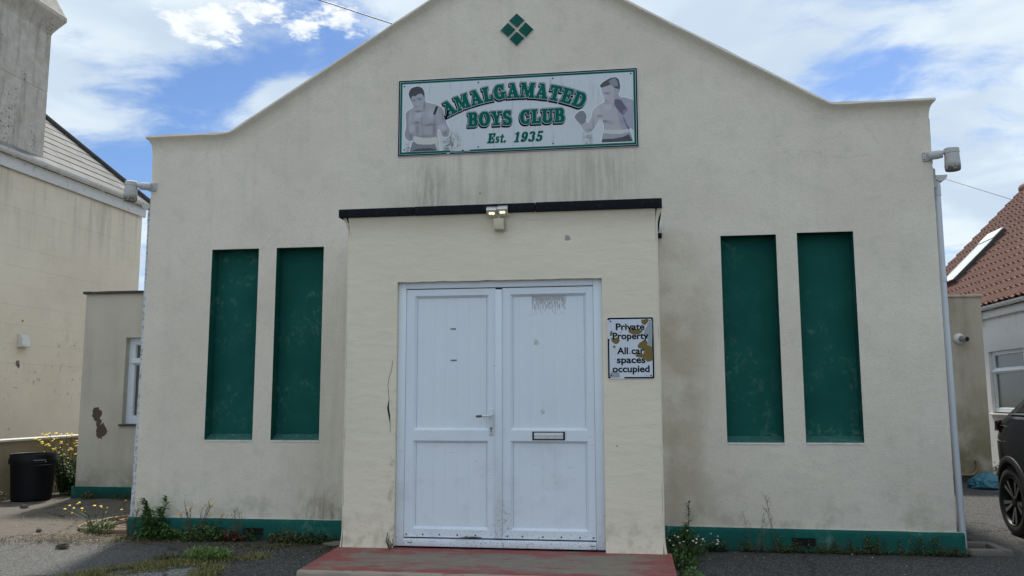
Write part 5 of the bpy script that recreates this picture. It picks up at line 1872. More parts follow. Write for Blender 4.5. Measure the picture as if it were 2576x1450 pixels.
# ------------------------------------------------------------------ lamps and fittings
fl = thing('twin_floodlight', 'lit twin floodlight with square sensor box above the door', 'lamp', (-1.07, PD, 2.7))
b = MB()
b.cbox(-1.112, -1.028, PD - .075, PD - .0005, 2.645, 2.738, .007)
b.build('sensor_box', 'flood_cream', fl, smooth=30)
b = MB()
b.tube([(-1.07, PD - .04, 2.738), (-1.07, PD - .05, 2.765)], .012, 8)
b.tube([(-1.13, PD - .055, 2.767), (-1.01, PD - .055, 2.767)], .009, 8)
b.tube([(-1.018, PD - .012, 2.74), (-1.013, PD - .016, 2.69), (-1.016, PD - .012, 2.65), (-1.035, PD - .01, 2.638)], .004, 6)
b.build('bracket', 'flood_white', fl, smooth=40)
for hx, ry, rz in ((-1.122, .10, .004), (-1.034, -.10, .010)):
    nrm = Vector((0, -math.cos(R(50)), -math.sin(R(50))))
    upv = Vector((0, -math.sin(R(50)), math.cos(R(50))))
    c0 = Vector((hx, PD - .085, 2.772 + rz))
    side = Vector((math.cos(ry), math.sin(ry), 0))

    def hp(u, w, n, c0=c0, side=side):
        return c0 + side * u + upv * w + nrm * n
    b = MB()
    W_, L_ = .041, .038
    vs = [hp(u, w, n) for n in (-.018, .006) for (u, w) in ((-W_, -L_), (W_, -L_), (W_, L_), (-W_, L_))]
    b.add(vs, [(0, 3, 2, 1), (4, 5, 6, 7), (0, 1, 5, 4), (1, 2, 6, 5), (2, 3, 7, 6), (3, 0, 4, 7)])
    for k in range(9):
        u = -W_ + .0035 + (2 * W_ - .007) * k / 8
        vs = [hp(uu, w, n) for n in (-.038, -.0185) for (uu, w) in ((u - .0022, -L_ * .9), (u + .0022, -L_ * .9), (u + .0022, L_), (u - .0022, L_))]
        b.add(vs, [(0, 3, 2, 1), (4, 5, 6, 7), (0, 1, 5, 4), (1, 2, 6, 5), (2, 3, 7, 6), (3, 0, 4, 7)])
    hd = b.build('lamp_head', 'flood_white', fl)
    b = MB()
    vs = [hp(u, w, n) for n in (.0062, .0075) for (u, w) in ((-W_ * .88, -L_ * .9), (W_ * .88, -L_ * .9), (W_ * .88, L_ * .82), (-W_ * .88, L_ * .82))]
    b.add(vs, [(0, 3, 2, 1), (4, 5, 6, 7), (0, 1, 5, 4), (1, 2, 6, 5), (2, 3, 7, 6), (3, 0, 4, 7)])
    b.build('lens', 'flood_cream', hd)
    b = MB()
    for du in (-.011, .011):
        b.lathe([(.0125, 0), (.0125, .002)], hp(du, .006, .0077), nrm, 10)
    b.build('led', 'led_lit', hd)


def wall_lamp(label, x_plate, sgn, cx, cz_, tilt):
    w = thing('wall_lamp', label, 'lamp', (x_plate, FD, 3.40), 'cup shaped lamps at the top corners of the hall front')
    b = MB()
    b.cbox(x_plate - .042, x_plate + .042, FD - .014, FD - .0005, 3.358, 3.440, .004)
    pl_ = b.build('mounting_plate', 'weathered_lamp_grey', w, smooth=30)
    b = MB()
    for dx in (-.028, .0):
        for dz in (-.03, .03):
            b.lathe([(.0045, 0), (.0045, .003)], (x_plate - sgn * .028, FD - .0142, 3.40 + dz), (0, -1, 0), 6)
    b.build('screws', 'screw', pl_)['kind'] = 'stuff'
    b = MB()
    yc = FD - .055
    x0_ = x_plate + sgn * .005
    b.tube([(x0_, FD - .03, 3.40), (x_plate + sgn * .06, yc + .005, 3.40), (x_plate + sgn * .10, yc, 3.405), (cx - sgn * .085, yc, 3.415), (cx - sgn * .05, yc, 3.425)], [.037, .038, .036, .022, .016], 12)
    b.build('arm', 'weathered_lamp_grey', w, smooth=50)
    ax = Vector((tilt, -.02, 1)).normalized()
    base = Vector((cx, yc, cz_))
    b = MB()
    b.lathe([(.056, -.006), (.062, 0), (.066, .03), (.060, .145), (.0595, .15)], base, ax, 24)
    b.build('shade', 'weathered_lamp_grey', w, smooth=40)
    b = MB()
    b.lathe([(.062, .1502), (.0635, .152), (.062, .190), (.050, .198)], base, ax, 24)
    b.build('cap', 'weathered_lamp_grey', w, smooth=40)
    return w


wall_lamp('grey cup shaped wall lamp at right corner of hall', 2.590, 1, 2.778, 3.258, -.02)
wall_lamp('grey cup shaped wall lamp at left corner of hall', -4.750, -1, -4.960, 3.258, .06)

cc = thing('security_camera', 'small round security camera on the stained wall beyond the right downpipe', 'camera', (5.06, RY, 2.21))
b = MB()
b.lathe([(.085, 0), (.085, .02), (.06, .05), (.045, .06)], (5.06, RY - .001, 2.21), (0, -1, 0), 20)
b.build('base', 'gutter_white', cc, smooth=40)
b = MB()
b.lathe([(.03, 0), (.048, .02), (.048, .13), (.044, .14)], (5.07, RY - .05, 2.21), (.35, -.9, -.12), 18)
cb_ = b.build('barrel', 'steel', cc, smooth=40)
b = MB()
ax = Vector((.35, -.9, -.12)).normalized()
b.lathe([(.036, 0), (.036, .004)], Vector((5.07, RY - .05, 2.21)) + ax * .141, ax, 16)
b.build('lens', 'rubber_black', cb_, smooth=40)

# ------------------------------------------------------------------ bin
bn = thing('dustbin', 'black plastic dustbin against the low brown wall', 'bin', (-7.81, 10.42, 0))
b = MB()
b.lathe([(.225, 0), (.235, .01), (.262, .40), (.266, .455), (.262, .46), (.25, .45), (.215, .03), (.0, .03)], (-7.81, 10.42, .0), n=40, caps=False)
b.lathe([(.225, 0.0), (.0, .0)], (-7.81, 10.42, .0), n=40, caps=False)
b.build('body', 'bin_plastic', bn, smooth=40)
b = MB()
b.lathe([(.268, .462), (.287, .466), (.290, .50), (.286, .535), (.278, .545), (.281, .59), (.276, .595), (.268, .59), (.262, .50), (.264, .465)], (-7.81, 10.42, 0), n=40, caps=False)
b.build('rim', 'bin_plastic', bn, smooth=50)
for dx, dy in ((.225, -.195), (-.225, .195)):
    b = MB()
    c0 = Vector((-7.81 + dx, 10.42 + dy, .50))
    tn = Vector((-dy, dx, 0)).normalized()
    on = Vector((dx, dy, 0)).normalized()
    b.tube([c0 - tn * .075 + Vector((0, 0, .0)), c0 - tn * .07 + on * .03 - Vector((0, 0, .01)), c0 + tn * .07 + on * .03 - Vector((0, 0, .01)), c0 + tn * .075], .011, 8)
    b.tube([c0 - tn * .07 + on * .022 + Vector((0, 0, .018)), c0 + tn * .07 + on * .022 + Vector((0, 0, .018))], .007, 6)
    b.build('handle', 'bin_plastic', bn, smooth=50)

# ------------------------------------------------------------------ gully by the right downpipe
b = MB()
for (xa, xb, ya, yb_) in ((2.66, 3.05, 7.78, 7.87), (2.72, 3.04, 8.16, 8.24), (2.97, 3.05, 7.872, 8.158)):
    b.cbox(xa, xb, ya, yb_, -.02, .042, .012)
tag(b.build('drain_gully', 'concrete', org=(2.86, 8.0, 0), smooth=40), 'broken concrete gully surround below the right downpipe', 'drain')
# ------------------------------------------------------------------ blue bag
rg = random.Random(3)
bm = bmesh.new()
bmesh.ops.create_icosphere(bm, subdivisions=5, radius=1)
for q in bm.verts:
    d = q.co.copy()
    n1 = mnoise.noise(d * 2.1 + Vector((1, 2, 3)))
    n2 = mnoise.noise(d * 5.5 + Vector((4, 2, 7)))
    n3 = 1 - abs(mnoise.noise(d * 8.5 + Vector((7, 7, 1)))) * 2
    r = 1 + .22 * n1 + .10 * n2 + .05 * n3
    z = max(d.z * r, -.32)
    pk = math.exp(-((d.x - .05) ** 2 + (d.y) ** 2) * 6) * .18 * (1 if d.z > 0 else 0)
    q.co = (d.x * r * .27, d.y * r * .24, (z + .32) * .125 + pk * .3 + (.004))
me = bpy.data.meshes.new('blue_bag')
bm.to_mesh(me)
bm.free()
me.polygons.foreach_set('use_smooth', [True] * len(me.polygons))
me.materials.append(MATS['blue_plastic'])
o = bpy.data.objects.new('blue_bag', me)
COL.objects.link(o)
o.location = (5.0, 13.45, 0)
tag(o, 'crumpled blue plastic bag lying on the tarmac by the right wall', 'bag')

# ------------------------------------------------------------------ parked car: rear end away from us, nose towards the street
CY0, CXN, CHW = 9.50, 3.50, .90           # rear end (y), near flank (x), half width
CXC = CXN + CHW
car = thing('parked_car', 'dark grey SUV with two-tone alloy wheels at the right edge', 'car', (CXC, CY0 - 2.2, 0))


def car_pt(L, s, z):
    """L metres forward of the tail, s across (-1 near flank .. 1 far), z up"""
    return (CXC + s * CHW, CY0 - L, z)


HUB = [.56, 3.18]
WR = .322
# body shell lofted along its length
stn = [  # L, width factor, sill z, waist z, deck z
    (.00, .70, .44, .80, .98), (.03, .80, .38, .82, 1.04), (.10, .89, .34, .83, 1.09), (.25, .955, .30, .83, 1.115), (.50, .99, .27, .82, 1.125), (.90, 1.0, .24, .81, 1.12), (1.5, 1.0, .22, .80, 1.10),
    (2.2, 1.0, .22, .80, 1.085), (2.8, 1.0, .22, .80, 1.06), (3.1, .995, .23, .79, 1.02), (3.5, .98, .24, .77, .98), (3.85, .94, .26, .74, .93), (4.1, .87, .28, .70, .86), (4.24, .76, .32, .64, .76), (4.28, .66, .38, .60, .68)]
b = MB()
ring_n = 0
for (L, wf_, zs_, zw, zd) in stn:
    sec = [(0, zs_), (.80, zs_), (.93, zs_ + .03), (.975, zs_ + .12), (.985, (zs_ + zw) / 2), (1.0, zw - .03), (1.0, zw + .05), (.975, zw + .12), (.945, zd - .06), (.90, zd), (.78, zd + .015), (.4, zd + .03), (0, zd + .035)]
    ringp = [(-a, z) for a, z in sec] + [(a, z) for a, z in sec[::-1][1:-1]]
    ring_n = len(ringp)
    b.v += [car_pt(L, a * wf_, z) for a, z in ringp]
ns = len(stn)
b.f += [(i * ring_n + k, i * ring_n + (k + 1) % ring_n, (i + 1) * ring_n + (k + 1) % ring_n, (i + 1) * ring_n + k) for i in range(ns - 1) for k in range(ring_n)]
b.f += [tuple(range(ring_n)), tuple((ns - 1) * ring_n + k for k in range(ring_n))[::-1]]
b.mi = [0] * len(b.f)
tmp = b.build('tmp_body', 'car_paint', fix=True)
md = tmp.modifiers.new('s', 'SUBSURF')
md.levels = md.render_levels = 2
cutters = []
for hL in HUB:
    for s_ in (-1, 1):
        c = MB()
        c.lathe([(.385, -.30), (.385, .30)], (CXC + s_ * (CHW + .05), CY0 - hL, .30), (1, 0, 0), 48)
        co_ = c.build('tmp_cut', 'car_paint')
        mb_ = tmp.modifiers.new('b', 'BOOLEAN')
        mb_.object = co_
        mb_.operation = 'DIFFERENCE'
        mb_.solver = 'EXACT'
        cutters.append(co_)
dg = bpy.context.evaluated_depsgraph_get()
me = bpy.data.meshes.new_from_object(tmp.evaluated_get(dg))
bpy.data.objects.remove(tmp)
for c in cutters:
    bpy.data.objects.remove(c)
q = ORG[car.name]
for v_ in me.vertices:
    v_.co -= q
me.materials.clear()
me.materials.append(MATS['car_paint'])
me.polygons.foreach_set('use_smooth', [True] * len(me.polygons))
me.set_sharp_from_angle(angle=R(40))
body = bpy.data.objects.new('body', me)
body.name = 'body'
COL.objects.link(body)
body.parent = car
ORG[body.name] = q
# cabin
cab = [(.10, .86, 1.10), (.36, .74, 1.56), (1.0, .72, 1.605), (2.0, .72, 1.60), (2.35, .70, 1.55), (3.02, .86, 1.06)]
b = MB()
lo = [(.26, .86), (.45, .885), (1.1, .90), (2.0, .90), (2.6, .89), (3.05, .86)]
hi = [(.92, .69), (1.02, .705), (1.3, .72), (1.8, .725), (2.1, .715), (2.25, .70)]
zhi = [1.47, 1.52, 1.56, 1.575, 1.565, 1.54]
vs = []
for i in range(6):
    vs += [car_pt(lo[i][0], -lo[i][1], 1.09), car_pt(hi[i][0], -hi[i][1], zhi[i]), car_pt(hi[i][0], -hi[i][1] * .8, zhi[i] + .035), car_pt(hi[i][0], hi[i][1] * .8, zhi[i] + .035), car_pt(hi[i][0], hi[i][1], zhi[i]), car_pt(lo[i][0], lo[i][1], 1.09)]
b.add(vs, [(i * 6 + k, i * 6 + k + 1, (i + 1) * 6 + k + 1, (i + 1) * 6 + k) for i in range(5) for k in range(5)] + [(0, 1, 2, 3, 4, 5), (35, 34, 33, 32, 31, 30)])
b.build('cabin', 'car_paint', car, smooth=50)


def cab_side(L, f, s_, off=.006):
    """point on the cabin flank: L along, f 0 belt .. 1 roof"""
    def ip(tab, L):
        return tab
    # belt and roof widths by interpolation over stations at the same index parameter
    t = L
    i = min(max(int(t), 0), 4)
    g_ = t - i
    l_ = [lo[i][k] * (1 - g_) + lo[i + 1][k] * g_ for k in range(2)]
    h_ = [hi[i][k] * (1 - g_) + hi[i + 1][k] * g_ for k in range(2)]
    zz = zhi[i] * (1 - g_) + zhi[i + 1] * g_
    a = l_[0] * (1 - f) + h_[0] * f
    w = l_[1] * (1 - f) + h_[1] * f
    p = Vector(car_pt(a, s_ * w, 1.09 * (1 - f) + zz * f))
    p.x += s_ * off
    return p


for s_ in (-1, 1):
    for (t0, t1) in ((.75, 1.62), (1.70, 2.62), (2.72, 4.3)):
        b = MB()
        m = 6
        vs = []
        for i in range(m + 1):
            t = t0 + (t1 - t0) * i / m
            vs += [cab_side(t, .13, s_), cab_side(t, .86, s_)]
        b.add(vs, [(2 * i, 2 * i + 1, 2 * i + 3, 2 * i + 2) for i in range(m)])
        b.build('side_window', 'car_glass', car, smooth=60)
    b = MB()
    b.tube([cab_side(.55 + 4.0 * i / 12, .09, s_, .008) for i in range(13)], .008, 6)
    b.build('window_trim', 'chrome', car, smooth=60)
    b = MB()
    b.tube([Vector(car_pt(1.15, s_ * .66, 1.57)), Vector(car_pt(1.25, s_ * .66, 1.62)), Vector(car_pt(2.0, s_ * .66, 1.63)), Vector(car_pt(2.1, s_ * .66, 1.58))], .014, 8)
    b.build('roof_rail', 'chrome', car, smooth=60)
    b = MB()
    bx = CXC + s_ * (CHW + .09)
    b.cbox(bx - .09, bx + .09, CY0 - 2.72, CY0 - 2.62, 1.08, 1.22, .03)
    b.build('door_mirror', 'trim_black', car, smooth=50)
for nm, L0, L1, f0 in (('rear_window', .36, .86, 0), ('windscreen', 2.98, 2.30, 0)):
    b = MB()
    sg = -1 if nm == 'rear_window' else 1
    b.quad(car_pt(L0 + sg * .012, -.76, 1.17), car_pt(L0 + sg * .012, .76, 1.17), car_pt(L1 + sg * .012, .64, 1.52), car_pt(L1 + sg * .012, -.64, 1.52))
    b.build(nm, 'car_glass', car)
for s_ in (-1, 1):
    # tail lamp wrapped round the corner, arch trim, sill trim, headlamp
    b = MB()
    vs = []
    pts = [(-.004, .52), (-.006, .64), (.015, .775), (.06, .855), (.13, .905), (.22, .945)]
    for k, (L, w) in enumerate(pts):
        vs += [car_pt(L, s_ * (w + .012), .955 + .0 * k), car_pt(L, s_ * (w + .004), 1.075 - .006 * k)]
    b.add(vs, [(2 * i, 2 * i + 2, 2 * i + 3, 2 * i + 1) for i in range(len(pts) - 1)])
    b.build('tail_lamp', 'lamp_red', car, smooth=60)
    for hL in HUB:
        b = MB()
        vs = []
        m = 28
        for i in range(m + 1):
            a = R(-14 + 208 * i / m)
            for (r_, dx) in ((.368, -.03), (.372, .014), (.400, .022), (.432, .012), (.438, -.02)):
                L = hL - math.cos(a) * r_
                # flank is narrower towards the tail and nose
                wloc = np.interp(L, [s0[0] for s0 in stn], [s0[1] for s0 in stn])
                vs.append((CXC + s_ * (CHW * min(wloc, 1.0) * .992 + dx), CY0 - L, .30 + math.sin(a) * r_))
        b.add(vs, [(i * 5 + k, i * 5 + k + 1, (i + 1) * 5 + k + 1, (i + 1) * 5 + k) for i in range(m) for k in range(4)])
        b.build('arch_trim', 'trim_black', car, smooth=50)
    b = MB()
    x_ = CXC + s_ * (CHW * .97)
    b.cbox(min(x_ - .05, x_ + .02), max(x_ - .05, x_ + .02), CY0 - 2.75, CY0 - 1.0, .20, .30, .02)
    b.build('sill_trim', 'trim_black', car, smooth=40)
    b = MB()
    b.cbox(CXC + s_ * .56 - .15, CXC + s_ * .56 + .15, CY0 - 4.20, CY0 - 3.95, .68, .76, .03)
    b.build('headlamp', 'chrome', car, smooth=40)
b = MB()
b.cbox(CXC - .68, CXC + .68, CY0 - .03, CY0 + .03, .36, .52, .02)
b.build('rear_bumper_trim', 'trim_black', car, smooth=40)
b = MB()
b.cbox(CXC - .26, CXC + .26, CY0 - .02, CY0 + .02, .70, .81, .006)
b.build('number_plate', 'petal_yellow', car, smooth=40)
# filler flap outline on the near flank
b = MB()
fl_ = [(.30, 1.005), (.42, 1.01), (.50, 1.0)]


def flank(L, z, off=.004):
    wloc = float(np.interp(L, [s0[0] for s0 in stn], [s0[1] for s0 in stn]))
    f = 1.0 if z < .90 else 1.0 - (z - .90) / .20 * .055
    return Vector((CXC - CHW * wloc * f * .992 - off, CY0 - L, z))


b.tube([flank(.30, 1.015), flank(.38, 1.02), flank(.50, 1.012)], .0035, 5)
b.tube([flank(.24, .885), flank(.30, .872), flank(.42, .865), flank(.50, .872)], .0035, 5)
b.build('panel_gap', 'chrome', car, smooth=40)


def wheel(hL, s_):
    x_out = CXC + s_ * (CHW - .012)
    hub = Vector((x_out, CY0 - hL, .312))
    ax = Vector((s_, 0, 0))
    b = MB()
    b.lathe([(.225, -.20), (.29, -.205), (.313, -.19), (WR, -.17), (WR, -.035), (.313, -.015), (.29, -.002), (.255, .0), (.236, -.006), (.232, -.03)], hub, ax, 48, caps=False)
    w = b.build('wheel', 'rubber_black', car, smooth=40)
    w['label'] = 'wheel with black tyre and two-tone alloy rim'
    b = MB()
    b.lathe([(.233, -.03), (.228, -.006), (.222, -.004), (.215, -.02), (.205, -.09), (.06, -.10), (.0, -.10)], hub, ax, 48, mi=0, caps=False)
    e1 = Vector((0, 1, 0))
    e2 = ax.cross(e1)

    def wp(r_, a, d):
        return hub + (e1 * math.cos(a) + e2 * math.sin(a)) * r_ + ax * d
    for k in range(5):
        for da in (-.20, .20):
            a = 2 * math.pi * k / 5 + .35 + da
            w0, w1 = .020, .044
            a0i, a1i = a - da * .35, a
            pi = [wp(.045, a0i - w0 / .045 * .6, -.032), wp(.045, a0i + w0 / .045 * .6, -.032), wp(.215, a1i + w1 / .215 * .5, -.012), wp(.215, a1i - w1 / .215 * .5, -.012)]
            pb = [p - ax * .035 for p in pi]
            b.add(pi + pb, [(0, 1, 2, 3), (0, 4, 5, 1), (1, 5, 6, 2), (3, 2, 6, 7), (0, 3, 7, 4)], 0)
            c = sum(pi, Vector()) / 4
            pf = [p + (c - p) * .16 + ax * .0015 for p in pi]
            b.add(pf, [(0, 1, 2, 3)], 1)
    b.lathe([(.046, -.06), (.046, -.026), (.040, -.020), (.0, -.018)], hub, ax, 20, mi=0, caps=False)
    b.build('rim', ['alloy_dark', 'alloy_bright'], w, smooth=35)


for hL in HUB:
    for s_ in (-1, 1):
        wheel(hL, s_)

# ------------------------------------------------------------------ plants
def leafq(b, p, d, up_, ln, wd, mi=0, droop=.25):
    """pointed leaf of two folded halves"""
    p, d = Vector(p), Vector(d).normalized()
    sd_ = d.cross(Vector(up_))
    if sd_.length < 1e-4:
        sd_ = d.cross(Vector((1, 0, 0)))
    sd_.normalize()
    nrm = sd_.cross(d)
    m = p + d * ln * .45 + nrm * ln * .06
    tip = p + d * ln - Vector((0, 0, ln * droop))
    b.add([p, m + sd_ * wd / 2 + nrm * wd * .12, tip, m - sd_ * wd / 2 + nrm * wd * .12, m], [(0, 1, 4), (1, 2, 4), (4, 2, 3), (0, 4, 3)], mi)


def rdir(rnd, lift=0.0):
    a = rnd.uniform(0, 2 * math.pi)
    return Vector((math.cos(a), math.sin(a), lift))


def disc(b, c, r, nrm, n=7, mi=0):
    c, nrm = Vector(c), Vector(nrm).normalized()
    e = nrm.orthogonal().normalized()
    f = nrm.cross(e)
    vs = [c + nrm * r * .25] + [c + (e * math.cos(2 * math.pi * k / n) + f * math.sin(2 * math.pi * k / n)) * r * (1 if k % 2 else .85) for k in range(n)]
    b.add(vs, [(0, 1 + k, 1 + (k + 1) % n) for k in range(n)], mi)


PN = [0]


def plant(name, label, cat, x, y, build, group=None, z=0.0):
    PN[0] += 1
    rnd = random.Random(100 + PN[0])
    root = thing(name, label, cat, (x, y, z), group)
    parts = {}

    def part(k):
        return parts.setdefault(k, MB())
    build(part, rnd, x, y, z)
    for (nm, mt), mb_ in parts.items():
        if mb_.f:
            q_ = mb_.build(nm, mt, root, fix=False)
            q_['kind'] = 'stuff'
    return root


def lush(h, ns, spread, lm='leaf_green', ll=.09, lw=.026, stem='leaf_dark', topw=True, dens=1.0):
    def f(part, rnd, x, y, z):
        for s_ in range(ns):
            d = rdir(rnd) * spread * rnd.uniform(.2, 1)
            hh = h * rnd.uniform(.55, 1.0) if s_ else h
            base = Vector((x, y, z)) + d * .35
            top = base + Vector((d.x * .6, d.y * .6 - .02, hh))
            mid = (base + top) / 2 + Vector((rnd.uniform(-.02, .02), rnd.uniform(-.02, .02), 0))
            pts = [base, mid, top]
            part(('stems', stem)).tube(pts, [.004, .0035, .002], 5)
            nl = int(hh / .012 * dens)
            for k in range(nl):
                t_ = .12 + .88 * k / nl
                p = base * (1 - t_) ** 2 + mid * 2 * t_ * (1 - t_) + top * t_ ** 2
                l_ = ll * (1.15 - .55 * t_) * rnd.uniform(.7, 1.15)
                dr = rdir(rnd, .25 + .5 * t_)
                if dr.y > .3:
                    dr.y *= -.5
                leafq(part(('leaves', lm)), p, dr, (0, 0, 1), l_, lw * rnd.uniform(.7, 1.2), 0, rnd.uniform(.05, .45))
    return f


def clump(h, rad, n, lm, ll=.05, lw=.022):
    def f(part, rnd, x, y, z):
        for k in range(n):
            d = rdir(rnd, rnd.uniform(.3, 1.3))
            r_ = rad * math.sqrt(rnd.random())
            p = Vector((x + math.cos(k) * r_, y + math.sin(k) * r_ * .5, z + h * rnd.random() ** 1.6 * (1 - .6 * r_ / rad)))
            leafq(part(('leaves', lm)), p, d, (0, 0, 1), ll * rnd.uniform(.6, 1.3), lw * rnd.uniform(.7, 1.3), 0, rnd.uniform(0, .5))
    return f


def dry(h, ns, spread, fl=None, lm='leaf_rust'):
    def f(part, rnd, x, y, z):
        for s_ in range(ns):
            d = rdir(rnd) * spread
            hh = h * rnd.uniform(.6, 1.0)
            base = Vector((x + d.x * .25, y + d.y * .15, z))
            pts = [base + Vector((d.x * t_ + rnd.uniform(-.006, .006), d.y * .4 * t_, hh * t_)) for t_ in (0, .3, .6, .85, 1)]
            part(('stems', 'dry_stem')).tube(pts, [.003, .0026, .002, .0017, .0012], 4)
            for k in range(int(hh * 36)):
                t_ = rnd.uniform(.25, 1)
                i = min(int(t_ * 4), 3)
                p = pts[i].lerp(pts[i + 1], rnd.random())
                q_ = p + Vector((rnd.uniform(-.035, .035), rnd.uniform(-.02, .01), rnd.uniform(.015, .05)))
                part(('stems', 'dry_stem')).tube([p, q_], [.0013, .0009], 3)
                if rnd.random() < .6:
                    leafq(part(('seed_heads', lm)), q_, (rnd.uniform(-.4, .4), 0, 1), (0, 1, 0), .014, .007)
            if fl and rnd.random() < .7:
                disc(part(('flowers', fl)), pts[-1], .012, (rnd.uniform(-.3, .3), -.6, .6))
    return f


def flowers(h, ns, spread, fm='petal_yellow', fr=.013, grass=60, gl=.2):
    def f(part, rnd, x, y, z):
        for s_ in range(ns):
            d = rdir(rnd)
            base = Vector((x + d.x * spread * .25, y + d.y * spread * .2, z))
            hh = h * rnd.uniform(.6, 1.0)
            top = base + Vector((d.x * spread * rnd.uniform(.3, 1), d.y * spread * .5, hh))
            mid = base.lerp(top, .5) + Vector((-d.x * spread * .15, 0, .03))
            part(('stems', 'leaf_dark')).tube([base, mid, top], [.003, .0023, .0017], 4)
            disc(part(('flowers', fm)), top, fr * rnd.uniform(.75, 1.25), (rnd.uniform(-.3, .3), rnd.uniform(-.6, -.1), 1), 9)
            if rnd.random() < .5:
                t2 = mid + Vector((rnd.uniform(-.06, .06), rnd.uniform(-.05, .02), hh * .3))
                part(('stems', 'leaf_dark')).tube([mid, t2], .0016, 3)
                if rnd.random() < .5:
                    disc(part(('flowers', fm)), t2, fr * .6, (0, -.3, 1), 7)
        for k in range(grass):
            d = rdir(rnd, rnd.uniform(.8, 2.5)).normalized()
            p = Vector((x + rnd.gauss(0, spread * .22), y + rnd.gauss(0, spread * .18), z))
            leafq(part(('leaves', 'leaf_green')), p, d, (0, 0, 1), gl * rnd.uniform(.4, 1.1), .008 * rnd.uniform(.7, 1.6), 0, rnd.uniform(.05, .5))
    return f


def creeper(h, ns, lean=.02, lm='leaf_olive'):
    def f(part, rnd, x, y, z):
        for s_ in range(ns):
            bx = x + rnd.uniform(-.05, .05) * (ns - 1)
            hh = h * rnd.uniform(.6, 1)
            base = Vector((bx, y, z))
            top = base + Vector((rnd.uniform(-lean, lean) * 2, .0, hh))
            part(('stems', 'leaf_dark')).tube([base, base.lerp(top, .5) + Vector((rnd.uniform(-.015, .015), 0, 0)), top], [.0028, .0022, .0015], 4)
            for k in range(int(hh / .0075)):
                p = base.lerp(top, rnd.random())
                dr = Vector((rnd.uniform(-1, 1), rnd.uniform(-1, .1), rnd.uniform(-.2, .7)))
                leafq(part(('leaves', lm)), p, dr, (0, 0, 1), .024 * rnd.uniform(.7, 1.3), .019 * rnd.uniform(.7, 1.2), 0, .2)
        for k in range(60):
            p = Vector((x + rnd.gauss(0, .06), y - abs(rnd.gauss(0, .025)), z + abs(rnd.gauss(0, .022))))
            leafq(part(('leaves', lm)), p, rdir(rnd, .5), (0, 0, 1), .022, .017, 0, .2)
    return f


WG = 'weeds along the foot of the hall'
PY = FD - .11
plant('willowherb', 'leafy green weed, tallest at the left corner plinth', 'plant', -4.50, PY, lush(.36, 6, .22, 'leaf_bright', .15, .042, dens=1.1), WG)
plant('leafy_weed', 'low dark leafy weed under the tall left corner weed', 'plant', -4.43, PY - .03, clump(.15, .22, 420, 'leaf_green', .06, .022), WG)
plant('dry_weed', 'brown dry weed at the very left corner of hall', 'plant', -4.745, PY, dry(.34, 6, .07), WG)
plant('dry_weed', 'brown dry stems with yellow flowers left of the left air vent', 'plant', -4.10, PY, dry(.36, 12, .13, 'petal_yellow'), WG)
plant('flowering_weed', 'thin weed with small yellow flower heads below second blind window', 'plant', -3.90, PY, flowers(.28, 5, .12, 'petal_yellow', .009, 120, .13), WG)
plant('leafy_weed', 'spreading green weed at the left plinth below the windows', 'plant', -3.98, PY - .03, clump(.16, .26, 480, 'leaf_green', .055, .02), WG)
plant('dry_weed', 'reddish dry dock spike beside the left air vent', 'plant', -3.66, PY, dry(.28, 5, .05), WG)
plant('dock_weed', 'rust red dock leaves at the left plinth', 'plant', -3.70, PY - .03, clump(.10, .12, 140, 'leaf_rust', .055, .024), WG)
plant('leafy_weed', 'small green weed in front of the left air vent', 'plant', -3.53, PY, lush(.12, 5, .10, 'leaf_green', .06, .018), WG)
plant('leafy_weed', 'low olive weed between left air vent and porch', 'plant', -3.20, PY, clump(.13, .17, 300, 'leaf_olive', .04, .018), WG)
plant('leafy_weed', 'low dark weed close to the left side of porch', 'plant', -2.95, PY - .01, clump(.10, .22, 320, 'leaf_dark', .045, .02), WG)
plant('daisy', 'single white flower at the left porch corner', 'plant', -2.56, PY - .12, flowers(.16, 2, .03, 'petal_white', .009, 30, .08), WG)
plant('willowherb', 'tall narrow leafed weed right of the porch', 'plant', .38, PY - .05, lush(.40, 2, .06, 'leaf_bright', .10, .018, dens=1.8), WG)
plant('leafy_weed', 'bushy green weed at the right porch corner', 'plant', .38, PY - .10, clump(.22, .17, 700, 'leaf_green', .05, .020), WG)
plant('white_flowered_weed', 'weed with small white flowers beside the step, right side', 'plant', .36, PY - .42, flowers(.20, 30, .26, 'petal_white', .0085, 260, .16), WG)
plant('leafy_weed', 'green weed against the right end of the step', 'plant', .31, 6.95, clump(.13, .15, 380, 'leaf_green', .045, .018), WG)
plant('leafy_weed', 'lowest green weed at the front right of the step', 'plant', .33, 6.35, clump(.13, .13, 340, 'leaf_bright', .045, .018), WG)
plant('leafy_weed', 'small green weed just right of the porch corner bush', 'plant', .66, PY, clump(.12, .10, 160, 'leaf_dark', .035, .016), WG)
plant('dry_weed', 'thin forked dry weed left of the right air vent', 'plant', .97, PY, dry(.36, 3, .10, None, 'leaf_olive'), WG)
plant('dry_weed', 'tallest thin dry weed by the right air vent', 'plant', 1.185, PY, dry(.54, 2, .09, None, 'leaf_rust'), WG)
CG = 'small leaved creepers on the right plinth'
